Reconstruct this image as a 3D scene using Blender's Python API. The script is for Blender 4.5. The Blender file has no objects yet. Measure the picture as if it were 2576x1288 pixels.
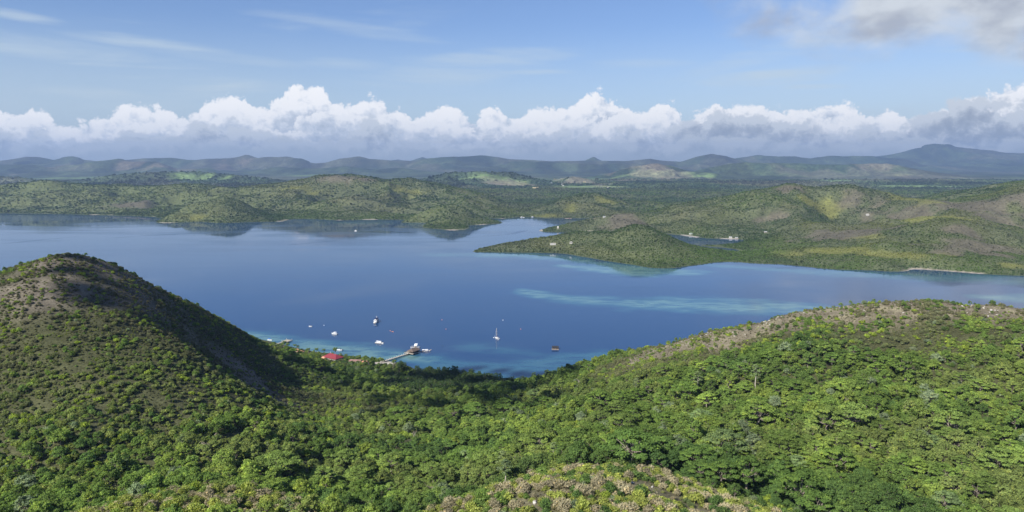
import bpy, math, random
import numpy as np
from mathutils import Vector

SC = bpy.context.scene
COL = SC.collection
R = math.radians

# ------------------------------------------------------------------ camera
CAM_H = 250.0
PITCH = R(7.42)
FPX = 1805.6                       # focal length for a picture 2576 wide
cam = bpy.data.cameras.new("camera")
cam.sensor_width = 36.0
cam.lens = FPX / 2576.0 * 36.0
cam.clip_start = 0.5
cam.clip_end = 60000.0
cam_ob = bpy.data.objects.new("camera", cam)
cam_ob.location = (0, 0, CAM_H)
cam_ob.rotation_euler = (R(90) - PITCH, 0, 0)
COL.objects.link(cam_ob)
SC.camera = cam_ob

# ------------------------------------------------------------------ light
SUN_DIR = Vector((-0.56, -0.60, 0.68)).normalized()      # towards the sun
sun_el = math.asin(SUN_DIR.z)
sun = bpy.data.lights.new("sun", 'SUN')
sun.energy = 5.0
sun.angle = R(0.5)
sun.color = (1.0, 0.94, 0.84)
sun_ob = bpy.data.objects.new("sun", sun)
sun_ob.rotation_euler = SUN_DIR.to_track_quat('Z', 'Y').to_euler()
COL.objects.link(sun_ob)

SC.view_settings.view_transform = 'Standard'
SC.view_settings.look = 'None'
SC.view_settings.gamma = 1.0
SC.view_settings.exposure = 0.8
SC.cycles.max_bounces = 5
SC.cycles.diffuse_bounces = 3
SC.cycles.glossy_bounces = 2
SC.cycles.transmission_bounces = 2
SC.cycles.transparent_max_bounces = 4
SC.cycles.volume_bounces = 0
SC.cycles.caustics_reflective = False
SC.cycles.caustics_refractive = False
SC.cycles.sample_clamp_indirect = 4.0
SC.cycles.use_adaptive_sampling = True
SC.cycles.adaptive_threshold = 0.004
SC.cycles.use_denoising = True


class NT:
    """small helper to write node trees"""
    def __init__(s, tree):
        s.t = tree
        s.n = tree.nodes
        s.l = tree.links
        s.n.clear()

    def node(s, kind, **kw):
        n = s.n.new(kind)
        ins = kw.pop('ins', {})
        for k, v in kw.items():
            setattr(n, k, v)
        for k, v in ins.items():
            s.set(n.inputs[k], v)
        return n

    def set(s, sock, v):
        if isinstance(v, bpy.types.NodeSocket):
            s.l.new(v, sock)
        elif hasattr(v, 'outputs'):
            s.l.new(v.outputs[0], sock)
        else:
            sock.default_value = v

    def math(s, op, a, b=0.0, c=None, clamp=False):
        n = s.n.new('ShaderNodeMath')
        n.operation = op
        n.use_clamp = clamp
        s.set(n.inputs[0], a)
        s.set(n.inputs[1], b)
        if c is not None:
            s.set(n.inputs[2], c)
        return n.outputs[0]

    def vmath(s, op, a, b=(0, 0, 0)):
        n = s.n.new('ShaderNodeVectorMath')
        n.operation = op
        s.set(n.inputs[0], a)
        s.set(n.inputs[1], b)
        return n.outputs[0]

    def smooth(s, x, a, b, lo=0.0, hi=1.0):
        n = s.n.new('ShaderNodeMapRange')
        n.interpolation_type = 'SMOOTHSTEP'
        s.set(n.inputs[0], x)
        s.set(n.inputs[1], a)
        s.set(n.inputs[2], b)
        s.set(n.inputs[3], lo)
        s.set(n.inputs[4], hi)
        return n.outputs[0]

    def lin(s, x, a, b, lo=0.0, hi=1.0):
        n = s.n.new('ShaderNodeMapRange')
        s.set(n.inputs[0], x)
        s.set(n.inputs[1], a)
        s.set(n.inputs[2], b)
        s.set(n.inputs[3], lo)
        s.set(n.inputs[4], hi)
        return n.outputs[0]

    def mix(s, f, a, b, mode='MIX'):
        n = s.n.new('ShaderNodeMix')
        n.data_type = 'RGBA'
        n.blend_type = mode
        s.set(n.inputs[0], f)
        s.set(n.inputs[6], a if not isinstance(a, tuple) else (*a[:3], 1))
        s.set(n.inputs[7], b if not isinstance(b, tuple) else (*b[:3], 1))
        return n.outputs[2]

    def noise(s, vec, scale, detail=4, rough=0.5, dist=0.0, out=0):
        n = s.n.new('ShaderNodeTexNoise')
        if vec is not None:
            s.set(n.inputs['Vector'], vec)
        n.inputs['Scale'].default_value = scale
        n.inputs['Detail'].default_value = detail
        n.inputs['Roughness'].default_value = rough
        n.inputs['Distortion'].default_value = dist
        return n.outputs[out]

    def curve(s, x, pts):
        """float curve through pts (x from 0..1)"""
        n = s.n.new('ShaderNodeFloatCurve')
        c = n.mapping.curves[0]
        n.mapping.use_clip = False
        while len(c.points) < len(pts):
            c.points.new(0.5, 0.5)
        for p, (px, py) in zip(c.points, pts):
            p.location = (px, py)
            p.handle_type = 'AUTO'
        n.mapping.update()
        s.set(n.inputs['Value'], x)
        return n.outputs[0]


# ------------------------------------------------------------------ pixel -> world point helpers (2576 x 1288 picture)
CP, SP = math.cos(PITCH), math.sin(PITCH)


def ray(u, v):
    a = (u - 1288.0) / FPX
    b = (644.0 - v) / FPX
    return np.array((a, CP + b * SP, -SP + b * CP))


def P(u, v, D):
    d = ray(u, v)
    return np.array((0, 0, CAM_H)) + d * (D / d[1])


def G(u, v, z=0.0):
    d = ray(u, v)
    t = (z - CAM_H) / d[2]
    return np.array((0, 0, CAM_H)) + d * t


def azel(u, v):
    d = ray(u, v)
    return math.atan2(d[0], d[1]), math.atan2(d[2], math.hypot(d[0], d[1]))


def project(p):
    """world points (n,3) -> picture coordinates and depth"""
    q = p - np.array((0, 0, CAM_H))
    fw = q[:, 1] * CP - q[:, 2] * SP
    up = q[:, 1] * SP + q[:, 2] * CP
    fw = np.maximum(fw, 1e-3)
    return 1288 + q[:, 0] / fw * FPX, 644 - up / fw * FPX, fw


# ------------------------------------------------------------------ sky and clouds (world)
world = bpy.data.worlds.new("World")
SC.world = world
world.use_nodes = True
world.cycles.sampling_method = 'MANUAL'
world.cycles.sample_map_resolution = 512
w = NT(world.node_tree)
sky = w.node('ShaderNodeTexSky', sky_type='NISHITA', sun_disc=False)
sky.sun_elevation = sun_el
sky.sun_rotation = math.atan2(SUN_DIR.x, SUN_DIR.y)
sky.altitude = 300
sky.air_density = 1.0
sky.dust_density = 0.6
sky.ozone_density = 1.6
bg_sky = w.node('ShaderNodeBackground', ins={'Color': w.vmath('MULTIPLY', sky.outputs[0], (0.64, 0.72, 0.92)), 'Strength': 0.081})
tc = w.node('ShaderNodeTexCoord')
sep = w.node('ShaderNodeSeparateXYZ', ins={0: tc.outputs['Generated']})
X, Y, Z = sep.outputs
az = w.math('ARCTAN2', X, Y)
el = w.math('ARCSINE', Z)
AZ0, AZ1 = -0.75, 0.75


def profile(pts, lo, hi):
    out = []
    for u, v in pts:
        a, e = azel(u, v)
        out.append(((a - AZ0) / (AZ1 - AZ0), (e - lo) / (hi - lo)))
    a0, a1 = out[0], out[-1]
    return [(0.0, a0[1])] + out + [(1.0, a1[1])]


azn = w.lin(az, AZ0, AZ1)


def puff(px, py, scale, seed, det=3.0):
    """billowing height field over the sky directions: rounded cells at several sizes"""
    v = w.node('ShaderNodeCombineXYZ', ins={0: w.math('ADD', px, seed), 1: w.math('MULTIPLY', py, 1.15), 2: 0.0})
    n = w.n.new('ShaderNodeTexVoronoi')
    n.voronoi_dimensions = '2D'
    n.feature = 'F1'
    n.normalize = True
    w.set(n.inputs['Vector'], v.outputs[0])
    n.inputs['Scale'].default_value = scale
    n.inputs['Detail'].default_value = det
    n.inputs['Roughness'].default_value = 0.62
    n.inputs['Lacunarity'].default_value = 2.3
    d = n.outputs['Distance']
    return w.math('SUBTRACT', 1.0, w.math('MULTIPLY', w.math('POWER', d, 1.3), 1.6))


def cloud_layer(pts, seed, scale, amp, soft, col_lo, col_hi, col_top, depth, relief, thin, shade):
    lo, hi = -0.05, 0.25
    top = w.lin(w.curve(azn, profile(pts, lo, hi)), 0, 1, lo, hi)
    wv = w.node('ShaderNodeCombineXYZ', ins={0: az, 1: el, 2: seed}).outputs[0]
    wn = w.noise(wv, scale * 1.1, 4, 0.6, out=1)
    ws = w.node('ShaderNodeSeparateXYZ', ins={0: wn}).outputs
    k = 0.55 / scale
    px = w.math('ADD', az, w.math('MULTIPLY', w.math('SUBTRACT', ws[0], 0.5), k))
    py = w.math('ADD', el, w.math('MULTIPLY', w.math('SUBTRACT', ws[1], 0.5), k))
    h = puff(px, py, scale, seed)
    h2 = puff(w.math('ADD', px, -0.20 / scale), w.math('ADD', py, 0.20 / scale), scale, seed)
    big = w.noise(w.node('ShaderNodeCombineXYZ', ins={0: az, 1: w.math('MULTIPLY', el, 1.8), 2: seed + 9.0}).outputs[0], scale * 0.5, 6, 0.6)
    edge = w.math('ADD', w.math('SUBTRACT', top, el), w.math('MULTIPLY', w.math('SUBTRACT', h, 0.76), amp))
    edge = w.math('ADD', edge, w.math('MULTIPLY', w.math('SUBTRACT', big, 0.5), thin))
    mask = w.math('MULTIPLY', w.smooth(edge, -soft, soft), w.smooth(w.math('SUBTRACT', top, el), -0.013, -0.004))
    lit = w.math('MULTIPLY', w.math('SUBTRACT', h, h2), relief)
    lit = w.math('ADD', lit, w.math('MULTIPLY', w.math('SUBTRACT', big, 0.5), shade))
    lit = w.math('ADD', lit, w.math('MULTIPLY', w.math('SUBTRACT', h, 0.5), 0.25))
    d = w.smooth(edge, 0.0, depth, 1.0, 0.0)
    t = w.math('ADD', w.math('MULTIPLY', d, 0.62), w.math('ADD', lit, 0.22), clamp=True)
    c = w.mix(w.smooth(t, 0.0, 0.5), col_lo, col_hi)
    c = w.mix(w.smooth(t, 0.35, 0.85), c, col_top)
    return mask, c


white = [(0, 278), (40, 272), (90, 264), (130, 287), (165, 312), (230, 302), (290, 277), (340, 264), (420, 266), (450, 280),
         (500, 264), (560, 242), (600, 234), (650, 272), (690, 245), (720, 216), (760, 205), (800, 212), (822, 238), (845, 262),
         (900, 262), (930, 242), (975, 255), (1010, 262), (1050, 285), (1090, 262), (1140, 270), (1180, 292), (1240, 270),
         (1300, 290), (1350, 275), (1400, 262), (1450, 245), (1500, 228), (1530, 236), (1570, 252), (1620, 285), (1640, 262),
         (1700, 250), (1715, 285), (1770, 275), (1830, 264), (1900, 268), (2000, 275), (2060, 270), (2085, 262), (2140, 260),
         (2180, 285), (2235, 268), (2290, 292), (2380, 280), (2450, 232), (2500, 220), (2576, 194)]
grey = [(0, 315), (100, 318), (170, 345), (300, 335), (430, 320), (530, 305), (600, 305), (640, 325), (700, 335), (760, 322),
        (830, 335), (900, 305), (960, 305), (1010, 335), (1080, 345), (1180, 335), (1280, 338), (1350, 330), (1450, 340), (1560, 330),
        (1680, 325), (1740, 285), (1800, 275), (1900, 285), (2000, 300), (2080, 320), (2200, 318), (2330, 285), (2440, 245), (2576, 265)]
mid = [(0, 305), (60, 290), (120, 300), (170, 330), (230, 318), (300, 305), (380, 300), (450, 300), (520, 290), (590, 270), (640, 290), (700, 320), (760, 290), (820, 270), (870, 275),
       (920, 285), (980, 275), (1040, 300), (1100, 292), (1180, 312), (1250, 305), (1320, 312), (1400, 300), (1450, 290), (1520, 280), (1580, 290), (1640, 300), (1700, 290), (1760, 282),
       (1840, 275), (1920, 280), (2000, 290), (2080, 292), (2150, 285), (2220, 292), (2300, 300), (2400, 280), (2480, 250), (2576, 240)]
base = [(0, 380), (400, 376), (900, 378), (1400, 380), (2000, 374), (2576, 372)]
low = [(0, 352), (200, 350), (420, 345), (650, 352), (900, 350), (1100, 362), (1300, 352), (1600, 355), (1800, 340), (2000, 345), (2200, 350), (2400, 345), (2576, 350)]

# thin high cirrus streaks
cv = w.node('ShaderNodeCombineXYZ', ins={0: w.math('ADD', w.math('MULTIPLY', az, 1.6), w.math('MULTIPLY', el, 2.2)), 1: w.math('MULTIPLY', el, 16.0), 2: 4.2})
cir = w.noise(cv, 1.7, 8, 0.62, 0.6)
cv2 = w.node('ShaderNodeCombineXYZ', ins={0: w.math('MULTIPLY', az, 2.0), 1: w.math('MULTIPLY', el, 7.0), 2: 8.0})
cir2 = w.noise(cv2, 1.3, 4, 0.5)
cmask = w.math('MULTIPLY', w.smooth(cir, 0.50, 0.78), w.smooth(cir2, 0.40, 0.62))
cmask = w.math('MULTIPLY', cmask, w.smooth(el, 0.02, 0.09))
pale = w.math('MULTIPLY', w.smooth(el, 0.19, 0.05), w.math('ADD', 0.26, w.math('MULTIPLY', cir2, 0.6)))
streaks = [(60, 40, 60, 7, -0.10, 0.55), (360, 106, 140, 8, -0.05, 0.50), (880, 66, 190, 12, -0.12, 0.34), (880, 162, 90, 9, -0.03, 0.30), (1230, 150, 170, 16, 0.05, 0.45), (1130, 185, 200, 20, 0.06, 0.30),
           (1330, 181, 110, 5, -0.01, 0.45), (1600, 160, 110, 8, 0.0, 0.25), (1950, 192, 130, 12, 0.04, 0.55), (1960, 130, 190, 12, 0.22, 0.28), (1880, 135, 50, 5, 0.04, 0.35), (560, 145, 170, 8, -0.06, 0.22), (230, 235, 120, 9, -0.04, 0.25), (2050, 218, 70, 4, -0.02, 0.4)]
fine = w.noise(w.node('ShaderNodeCombineXYZ', ins={0: w.math('ADD', w.math('MULTIPLY', az, 9.0), w.math('MULTIPLY', el, 20.0)), 1: w.math('MULTIPLY', el, 90.0), 2: 1.0}).outputs[0], 1.0, 6, 0.6)
stk = None
for (u_, v_, hl, ht, sl, st_) in streaks:
    a_, e_ = azel(u_, v_)
    dx_ = w.math('SUBTRACT', az, a_)
    de_ = w.math('SUBTRACT', w.math('SUBTRACT', el, e_), w.math('MULTIPLY', dx_, sl))
    qx, qe = w.math('DIVIDE', dx_, hl * 1.25 / FPX), w.math('DIVIDE', de_, ht * 1.7 / FPX)
    r2 = w.math('ADD', w.math('MULTIPLY', qx, qx), w.math('MULTIPLY', qe, qe))
    r2 = w.math('ADD', r2, w.math('MULTIPLY', w.math('SUBTRACT', 0.5, fine), 3.2))
    m_ = w.smooth(r2, 1.4, -0.9, 0.0, st_ * 1.1)
    stk = m_ if stk is None else w.math('MAXIMUM', stk, m_)
cmask = w.math('ADD', w.math('MULTIPLY', w.math('MAXIMUM', w.math('MULTIPLY', cmask, 0.5), stk), 1.0), w.math('MULTIPLY', pale, 0.95), clamp=True)
bg_cir = w.node('ShaderNodeBackground', ins={'Color': (0.63, 0.74, 0.82, 1), 'Strength': 0.56})
mx = w.node('ShaderNodeMixShader', ins={0: cmask, 1: bg_sky.outputs[0], 2: bg_cir.outputs[0]})

cur = mx
KCLOUD = 0.60
layers = [
    (white, 1.0, 22.0, 0.036, 0.0030, (0.54, 0.60, 0.69), (0.74, 0.79, 0.86), (0.98, 0.98, 0.99), 0.045, 1.7, 0.009, 1.9),
    (mid, 21.0, 26.0, 0.050, 0.0034, (0.46, 0.52, 0.61), (0.63, 0.69, 0.78), (0.94, 0.95, 0.97), 0.034, 1.5, 0.030, 1.7),
    (grey, 5.0, 24.0, 0.050, 0.0050, (0.34, 0.39, 0.47), (0.44, 0.49, 0.57), (0.68, 0.73, 0.79), 0.030, 1.6, 0.045, 1.8),
    (low, 11.0, 20.0, 0.036, 0.0050, (0.31, 0.36, 0.41), (0.40, 0.455, 0.51), (0.60, 0.65, 0.70), 0.028, 1.4, 0.040, 1.8),
    (base, 31.0, 14.0, 0.020, 0.0080, (0.31, 0.375, 0.43), (0.36, 0.43, 0.49), (0.43, 0.495, 0.56), 0.024, 0.9, 0.030, 1.6),
]
for (pts, seed, scale, amp, soft, c0, c1, c2, dep, rel, thin, shade) in layers:
    m, c = cloud_layer(pts, seed, scale, amp, soft, c0, c1, c2, dep, rel, thin, shade)
    b = w.node('ShaderNodeBackground', ins={'Color': c, 'Strength': KCLOUD * (1.05 if pts is white or pts is mid else 1.0)})
    cur = w.node('ShaderNodeMixShader', ins={0: m, 1: cur.outputs[0], 2: b.outputs[0]})

# large soft grey cloud high on the right
a0, e0 = azel(2560, 60)
dx = w.math('DIVIDE', w.math('SUBTRACT', az, a0), 0.29)
dy = w.math('DIVIDE', w.math('SUBTRACT', el, e0 + 0.045), 0.085)
rr = w.math('SQRT', w.math('ADD', w.math('MULTIPLY', dx, dx), w.math('MULTIPLY', dy, dy)))
gv = w.node('ShaderNodeCombineXYZ', ins={0: az, 1: w.math('MULTIPLY', el, 1.7), 2: 2.0})
gn = w.noise(gv, 9.0, 7, 0.55, 0.2)
ge = w.math('ADD', w.math('SUBTRACT', 1.0, rr), w.math('MULTIPLY', w.math('SUBTRACT', gn, 0.5), 1.5))
gm = w.math('MULTIPLY', w.smooth(ge, -0.15, 0.55), 0.95)
gn2 = w.noise(gv, 14.0, 5, 0.5)
gc = w.mix(w.smooth(gn2, 0.35, 0.65), (0.43, 0.46, 0.52), (0.68, 0.72, 0.76))
bg_g = w.node('ShaderNodeBackground', ins={'Color': gc, 'Strength': KCLOUD})
cur = w.node('ShaderNodeMixShader', ins={0: gm, 1: cur.outputs[0], 2: bg_g.outputs[0]})
w.node('ShaderNodeOutputWorld', ins={'Surface': cur.outputs[0]})


# ------------------------------------------------------------------ numeric noise and interpolation
def _hash(ix, iy, seed):
    n = (ix.astype(np.int64) * 374761393 + iy.astype(np.int64) * 668265263 + seed * 144665) & 0x7fffffff
    n = ((n ^ (n >> 13)) * 1274126177) & 0x7fffffff
    n = (n ^ (n >> 16)) & 0xffffff
    return n / float(0xffffff)


def vnoise(x, y, seed=0):
    ix, iy = np.floor(x), np.floor(y)
    fx, fy = x - ix, y - iy
    ux, uy = fx * fx * fx * (fx * (fx * 6 - 15) + 10), fy * fy * fy * (fy * (fy * 6 - 15) + 10)
    a, b = _hash(ix, iy, seed), _hash(ix + 1, iy, seed)
    c, d = _hash(ix, iy + 1, seed), _hash(ix + 1, iy + 1, seed)
    return (a * (1 - ux) + b * ux) * (1 - uy) + (c * (1 - ux) + d * ux) * uy


def fbm(x, y, wl, octv=4, seed=0, gain=0.5):
    s = np.zeros_like(x, dtype=float)
    amp, tot = 1.0, 0.0
    ca, sa = math.cos(0.6), math.sin(0.6)
    px, py = x / wl, y / wl
    for o in range(octv):
        s += amp * vnoise(px, py, seed + o * 17)
        tot += amp
        amp *= gain
        px, py = (px * ca - py * sa) * 2.03 + 5.1, (px * sa + py * ca) * 2.03 + 1.7
    return s / tot


def ridged(x, y, wl, octv=4, seed=0):
    s = np.zeros_like(x, dtype=float)
    amp, tot = 1.0, 0.0
    px, py = x / wl, y / wl
    for o in range(octv):
        s += amp * (1 - np.abs(2 * vnoise(px, py, seed + o * 31) - 1))
        tot += amp
        amp *= 0.5
        px, py = px * 1.93 - py * 0.6 + 3.3, py * 1.93 + px * 0.6 + 9.2
    return s / tot


def sstep(x, a, b):
    t = np.clip((x - a) / (b - a), 0, 1)
    return t * t * (3 - 2 * t)


class TPS:
    def __init__(s, pts, lam=0.0, scale=1000.0):
        pts = np.array(pts, float)
        s.sc = scale
        s.c = pts[:, :2] / scale
        n = len(pts)
        K = s.k(s.c, s.c) + np.eye(n) * lam
        Pm = np.hstack([np.ones((n, 1)), s.c])
        A = np.zeros((n + 3, n + 3))
        A[:n, :n], A[:n, n:], A[n:, :n] = K, Pm, Pm.T
        s.w = np.linalg.solve(A, np.concatenate([pts[:, 2], np.zeros(3)]))

    def k(s, a, b):
        r2 = ((a[:, None, :] - b[None]) ** 2).sum(-1)
        return 0.5 * r2 * np.log(r2 + 1e-12)

    def __call__(s, x, y):
        q = np.stack([np.ravel(x), np.ravel(y)], 1) / s.sc
        out = np.empty(len(q))
        n = len(s.c)
        for i in range(0, len(q), 20000):
            j = q[i:i + 20000]
            out[i:i + 20000] = s.k(j, s.c) @ s.w[:n] + s.w[n] + j @ s.w[n + 1:]
        return out.reshape(np.shape(x))


def seg_dist(x, y, poly):
    """distance to a polyline and the interpolated third value of its nearest point"""
    best = np.full(np.shape(x), 1e12)
    val = np.zeros(np.shape(x))
    for a, b in zip(poly[:-1], poly[1:]):
        dx, dy = b[0] - a[0], b[1] - a[1]
        L = dx * dx + dy * dy + 1e-9
        t = np.clip(((x - a[0]) * dx + (y - a[1]) * dy) / L, 0, 1)
        d = (x - a[0] - t * dx) ** 2 + (y - a[1] - t * dy) ** 2
        m = d < best
        best = np.where(m, d, best)
        val = np.where(m, a[2] + t * (b[2] - a[2]), val)
    return np.sqrt(best), val


# ------------------------------------------------------------------ near terrain: the two hills and the valley to the beach
near_pts = []


def np_(u, v, D):
    near_pts.append(P(u, v, D))


left_crest = [(-400, 800, 450), (-150, 732, 470), (0, 688, 485), (60, 663, 492), (150, 632, 500), (230, 649, 530), (300, 670, 560), (400, 722, 620),
              (500, 778, 680), (580, 822, 740), (640, 857, 800), (720, 900, 880), (770, 906, 866)]
for q in left_crest:
    np_(*q)
for q in [(150, 750, 440), (150, 850, 395), (150, 950, 360), (150, 1050, 330), (150, 1160, 300), (150, 1288, 262),
          (-100, 850, 400), (-150, 1000, 360), (-150, 1288, 270), (230, 715, 470), (300, 775, 448), (400, 860, 412), (320, 900, 384), (480, 935, 394), (410, 970, 372), (540, 1003, 380), (450, 1060, 348), (570, 1065, 354), (600, 1125, 332),
          (500, 870, 502), (600, 945, 515), (700, 965, 610), (850, 945, 740), (960, 960, 810), (640, 975, 510),
          (680, 1020, 470), (800, 1050, 480), (1000, 1000, 580), (1100, 1100, 450), (1250, 978, 762), (1300, 1050, 560), (1000, 1200, 350),
          (700, 1170, 330), (420, 1140, 320), (820, 1288, 272), (1100, 1288, 262), (300, 1280, 208), (500, 1225, 218), (650, 1215, 232),
          (400, 1175, 300), (560, 1160, 305), (900, 1130, 390), (1200, 1180, 370),
          (1340, 1215, 215), (1440, 1182, 230), (1540, 1192, 230), (1640, 1230, 222), (1750, 1270, 212), (1440, 1130, 305), (1600, 1150, 305),
          (1500, 1288, 195), (1500, 1400, 165), (1850, 1330, 200), (1100, 1420, 190),
          (1700, 1100, 370), (2000, 1100, 345), (2300, 1100, 335), (2576, 1100, 335), (2000, 1288, 245), (2400, 1288, 245), (2700, 1288, 250),
          (1500, 1050, 450), (1400, 1000, 570), (1500, 960, 585), (2000, 850, 462), (2200, 838, 480), (2200, 920, 432), (2200, 1000, 390),
          (1850, 905, 500), (1700, 950, 490), (1850, 1000, 425), (2576, 855, 445), (2576, 955, 392), (2800, 900, 400), (2900, 1100, 340)]:
    np_(*q)
right_crest = [(1350, 972, 770), (1420, 945, 710), (1500, 918, 650), (1600, 886, 620), (1700, 861, 595), (1850, 818, 562), (2000, 777, 540), (2200, 758, 522),
               (2350, 757, 516), (2450, 767, 512), (2576, 780, 505), (2750, 800, 490), (3000, 840, 470)]
for q in right_crest:
    np_(*q)
LC = [P(*q) for q in left_crest]
RC = [P(*q) for q in right_crest]
for p in LC[:8]:
    near_pts.append(np.array((p[0] * 1.18 - 25, p[1] * 1.22, p[2] * 0.62)))
    near_pts.append(np.array((p[0] * 1.45 - 40, p[1] * 1.5, 4)))
    near_pts.append(np.array((p[0] * 1.7 - 60, p[1] * 1.75, -9)))
for p in RC[3:]:
    near_pts.append(np.array((p[0] * 1.14, p[1] * 1.14, p[2] * 0.66)))
    near_pts.append(np.array((p[0] * 1.36, p[1] * 1.36, 3)))
    near_pts.append(np.array((p[0] * 1.55, p[1] * 1.6, -9)))
beach = [(690, 861), (730, 874), (790, 885), (850, 894), (910, 901), (960, 908), (1030, 922), (1100, 936), (1180, 947), (1250, 957), (1300, 965), (1340, 962)]
for u, v in beach:
    near_pts.append(G(u, v, 0.2))
    near_pts.append(G(u, v - 14, -2.5))
    near_pts.append(G(u, v - 60, -7.0))
for u, v in [(700, 876), (735, 886), (790, 897), (1200, 962), (1250, 970), (1300, 979), (760, 895), (850, 906), (910, 914), (960, 922), (1100, 950), (850, 925), (950, 940), (1100, 962)]:
    near_pts.append(G(u, v, 4.0))
for x in (-1000, -500, 0, 500, 1000):
    near_pts.append(np.array((x, 1500, -14)))
for x in (-300, 0, 300):
    near_pts.append(np.array((x, 40, 168)))
near_tps = TPS(near_pts, lam=0.0008)


def near_h(x, y):
    z = near_tps(x, y)
    g = sstep(z, 3, 40)
    z = z + g * ((fbm(x, y, 60, 4, 3) - 0.5) * 9 - (ridged(x + 20 * fbm(x, y, 90, 2, 8), y, 75, 2, 5) - 0.55) * 5)
    return z


# ------------------------------------------------------------------ middle distance: headlands round the bay
mid_pts = []
shore = [(-500, 533), (-250, 535), (0, 536), (60, 537), (150, 538), (250, 541), (330, 543), (392, 546), (405, 549), (450, 553), (500, 558), (560, 561), (612, 559),
         (660, 558), (705, 557), (722, 553), (790, 551), (850, 554), (905, 553), (950, 552), (1005, 553), (1032, 556), (1062, 560), (1068, 572), (1100, 576), (1150, 579),
         (1180, 571), (1190, 566), (1210, 553), (1260, 550), (1310, 546), (1350, 546), (1400, 548), (1450, 549), (1520, 549)]
for u, v in shore:
    mid_pts.append(G(u, v, 0.3))
for u, v in [(-500, 545), (-250, 547), (0, 548), (150, 549), (330, 555), (395, 560), (450, 566), (560, 575), (700, 568), (780, 560), (880, 563), (980, 562), (1040, 572),
             (1060, 588), (1150, 597), (1215, 575), (1290, 558), (1350, 556), (1440, 556), (-700, 640), (0, 640), (400, 640), (800, 620), (1000, 640), (1100, 620), (1250, 572),
             (1150, 650), (1350, 565), (1300, 585)]:
    mid_pts.append(G(u, v, -7.0))
for u, v, D in [(-300, 462, 4400), (0, 462, 4300), (70, 458, 4300), (130, 454, 4250), (200, 464, 4300), (300, 464, 4300), (400, 467, 4300), (470, 462, 4200), (560, 472, 4300), (640, 472, 4400),
                (100, 495, 3900), (300, 500, 3900), (0, 500, 3900), (520, 500, 3800), (200, 520, 3680), (400, 525, 3560),
                (700, 463, 4250), (740, 456, 4250), (775, 447, 4200), (830, 443, 4150), (880, 441, 4150), (930, 446, 4150), (965, 455, 4200), (1010, 453, 4200), (1060, 457, 4150), (1110, 466, 4100), (1160, 480, 4050),
                (1220, 492, 4000), (1280, 506, 3900), (830, 480, 3800), (930, 490, 3700), (780, 500, 3650), (1000, 490, 3750), (1080, 500, 3600), (900, 525, 3400), (760, 530, 3420), (990, 535, 3300),
                (480, 514, 3250), (540, 503, 3260), (600, 508, 3270), (660, 536, 3420), (560, 528, 3490), (710, 541, 3390), (440, 531, 3400), (1100, 543, 3230), (1050, 546, 3200), (1160, 543, 3240), (650, 535, 3250), (440, 540, 3120), (560, 535, 3100), (620, 497, 3700),
                (860, 530, 3330), (1040, 540, 3060), (1085, 525, 3050), (1130, 515, 3040), (1170, 528, 3020), (1110, 553, 2900), (1150, 556, 2890), (1190, 510, 3500), (1250, 520, 3500),
                (1380, 510, 3700), (1430, 494, 3720), (1470, 489, 3720), (1520, 493, 3750), (1590, 509, 3750), (1650, 530, 3600), (1400, 528, 3420), (1480, 525, 3400), (1540, 535, 3350), (1350, 526, 3700),
                (1300, 520, 4200), (1450, 520, 4600), (1600, 518, 4600)]:
    mid_pts.append(P(u, v, D))
pen_front = [(1194, 633), (1240, 634), (1310, 635), (1380, 636), (1430, 639), (1490, 649), (1540, 658), (1590, 665), (1640, 673), (1700, 673), (1760, 665), (1800, 659), (1850, 658),
             (1900, 662), (1960, 664), (2030, 670), (2100, 677), (2200, 680), (2290, 677), (2390, 682), (2450, 687), (2576, 693), (2800, 702)]
for u, v in pen_front:
    mid_pts.append(G(u, v, 0.4))
for u, v in [(1170, 632), (1205, 645), (1310, 647), (1430, 652), (1540, 672), (1640, 688), (1760, 680), (1850, 673), (1960, 680), (2100, 692), (2290, 694), (2450, 702), (2650, 712),
             (1300, 720), (1700, 720), (2100, 720), (2500, 740), (900, 720), (500, 720)]:
    mid_pts.append(G(u, v, -6.0))
pen_back = [(1196, 630), (1230, 622), (1280, 613), (1330, 604), (1400, 597), (1480, 590), (1540, 586)]
for u, v in pen_back:
    mid_pts.append(G(u, v, 0.2))
for u, v in [(1250, 608), (1330, 594), (1420, 589), (1480, 586)]:
    mid_pts.append(G(u, v, -4.0))
finger_front = [(1372, 583), (1400, 584), (1440, 584), (1490, 584)]
for u, v in finger_front:
    mid_pts.append(G(u, v, 0.4))
for u, v in [(1350, 578), (1390, 572), (1430, 563), (1480, 555)]:
    mid_pts.append(G(u, v, -4.0))
for u, v, D in [(1230, 620, 2090), (1280, 609, 2130), (1330, 600, 2150), (1400, 594, 2180), (1470, 588, 2170), (1540, 580, 2100), (1600, 577, 2030), (1640, 583, 2000), (1680, 600, 1960), (1720, 622, 1920), (1760, 640, 1860),
                (1500, 610, 1990), (1600, 620, 1880), (1420, 615, 2060), (1660, 640, 1830),
                (1410, 575, 2640), (1450, 567, 2680), (1510, 552, 2760), (1570, 545, 2780), (1520, 575, 2450), (1600, 560, 2500)]:
    mid_pts.append(P(u, v, D))
lag = [(1672, 589), (1700, 590), (1740, 594), (1775, 599), (1820, 600), (1862, 602), (1866, 609), (1820, 615), (1770, 617), (1735, 620), (1700, 612)]
for u, v in lag:
    mid_pts.append(G(u, v, 0.4))
for u, v in [(1715, 600), (1750, 606), (1800, 608), (1840, 606)]:
    mid_pts.append(G(u, v, -5.0))
for u, v in [(1800, 628), (1850, 635), (1900, 630), (1900, 648), (1830, 646)]:
    mid_pts.append(G(u, v, 2.5))
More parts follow.
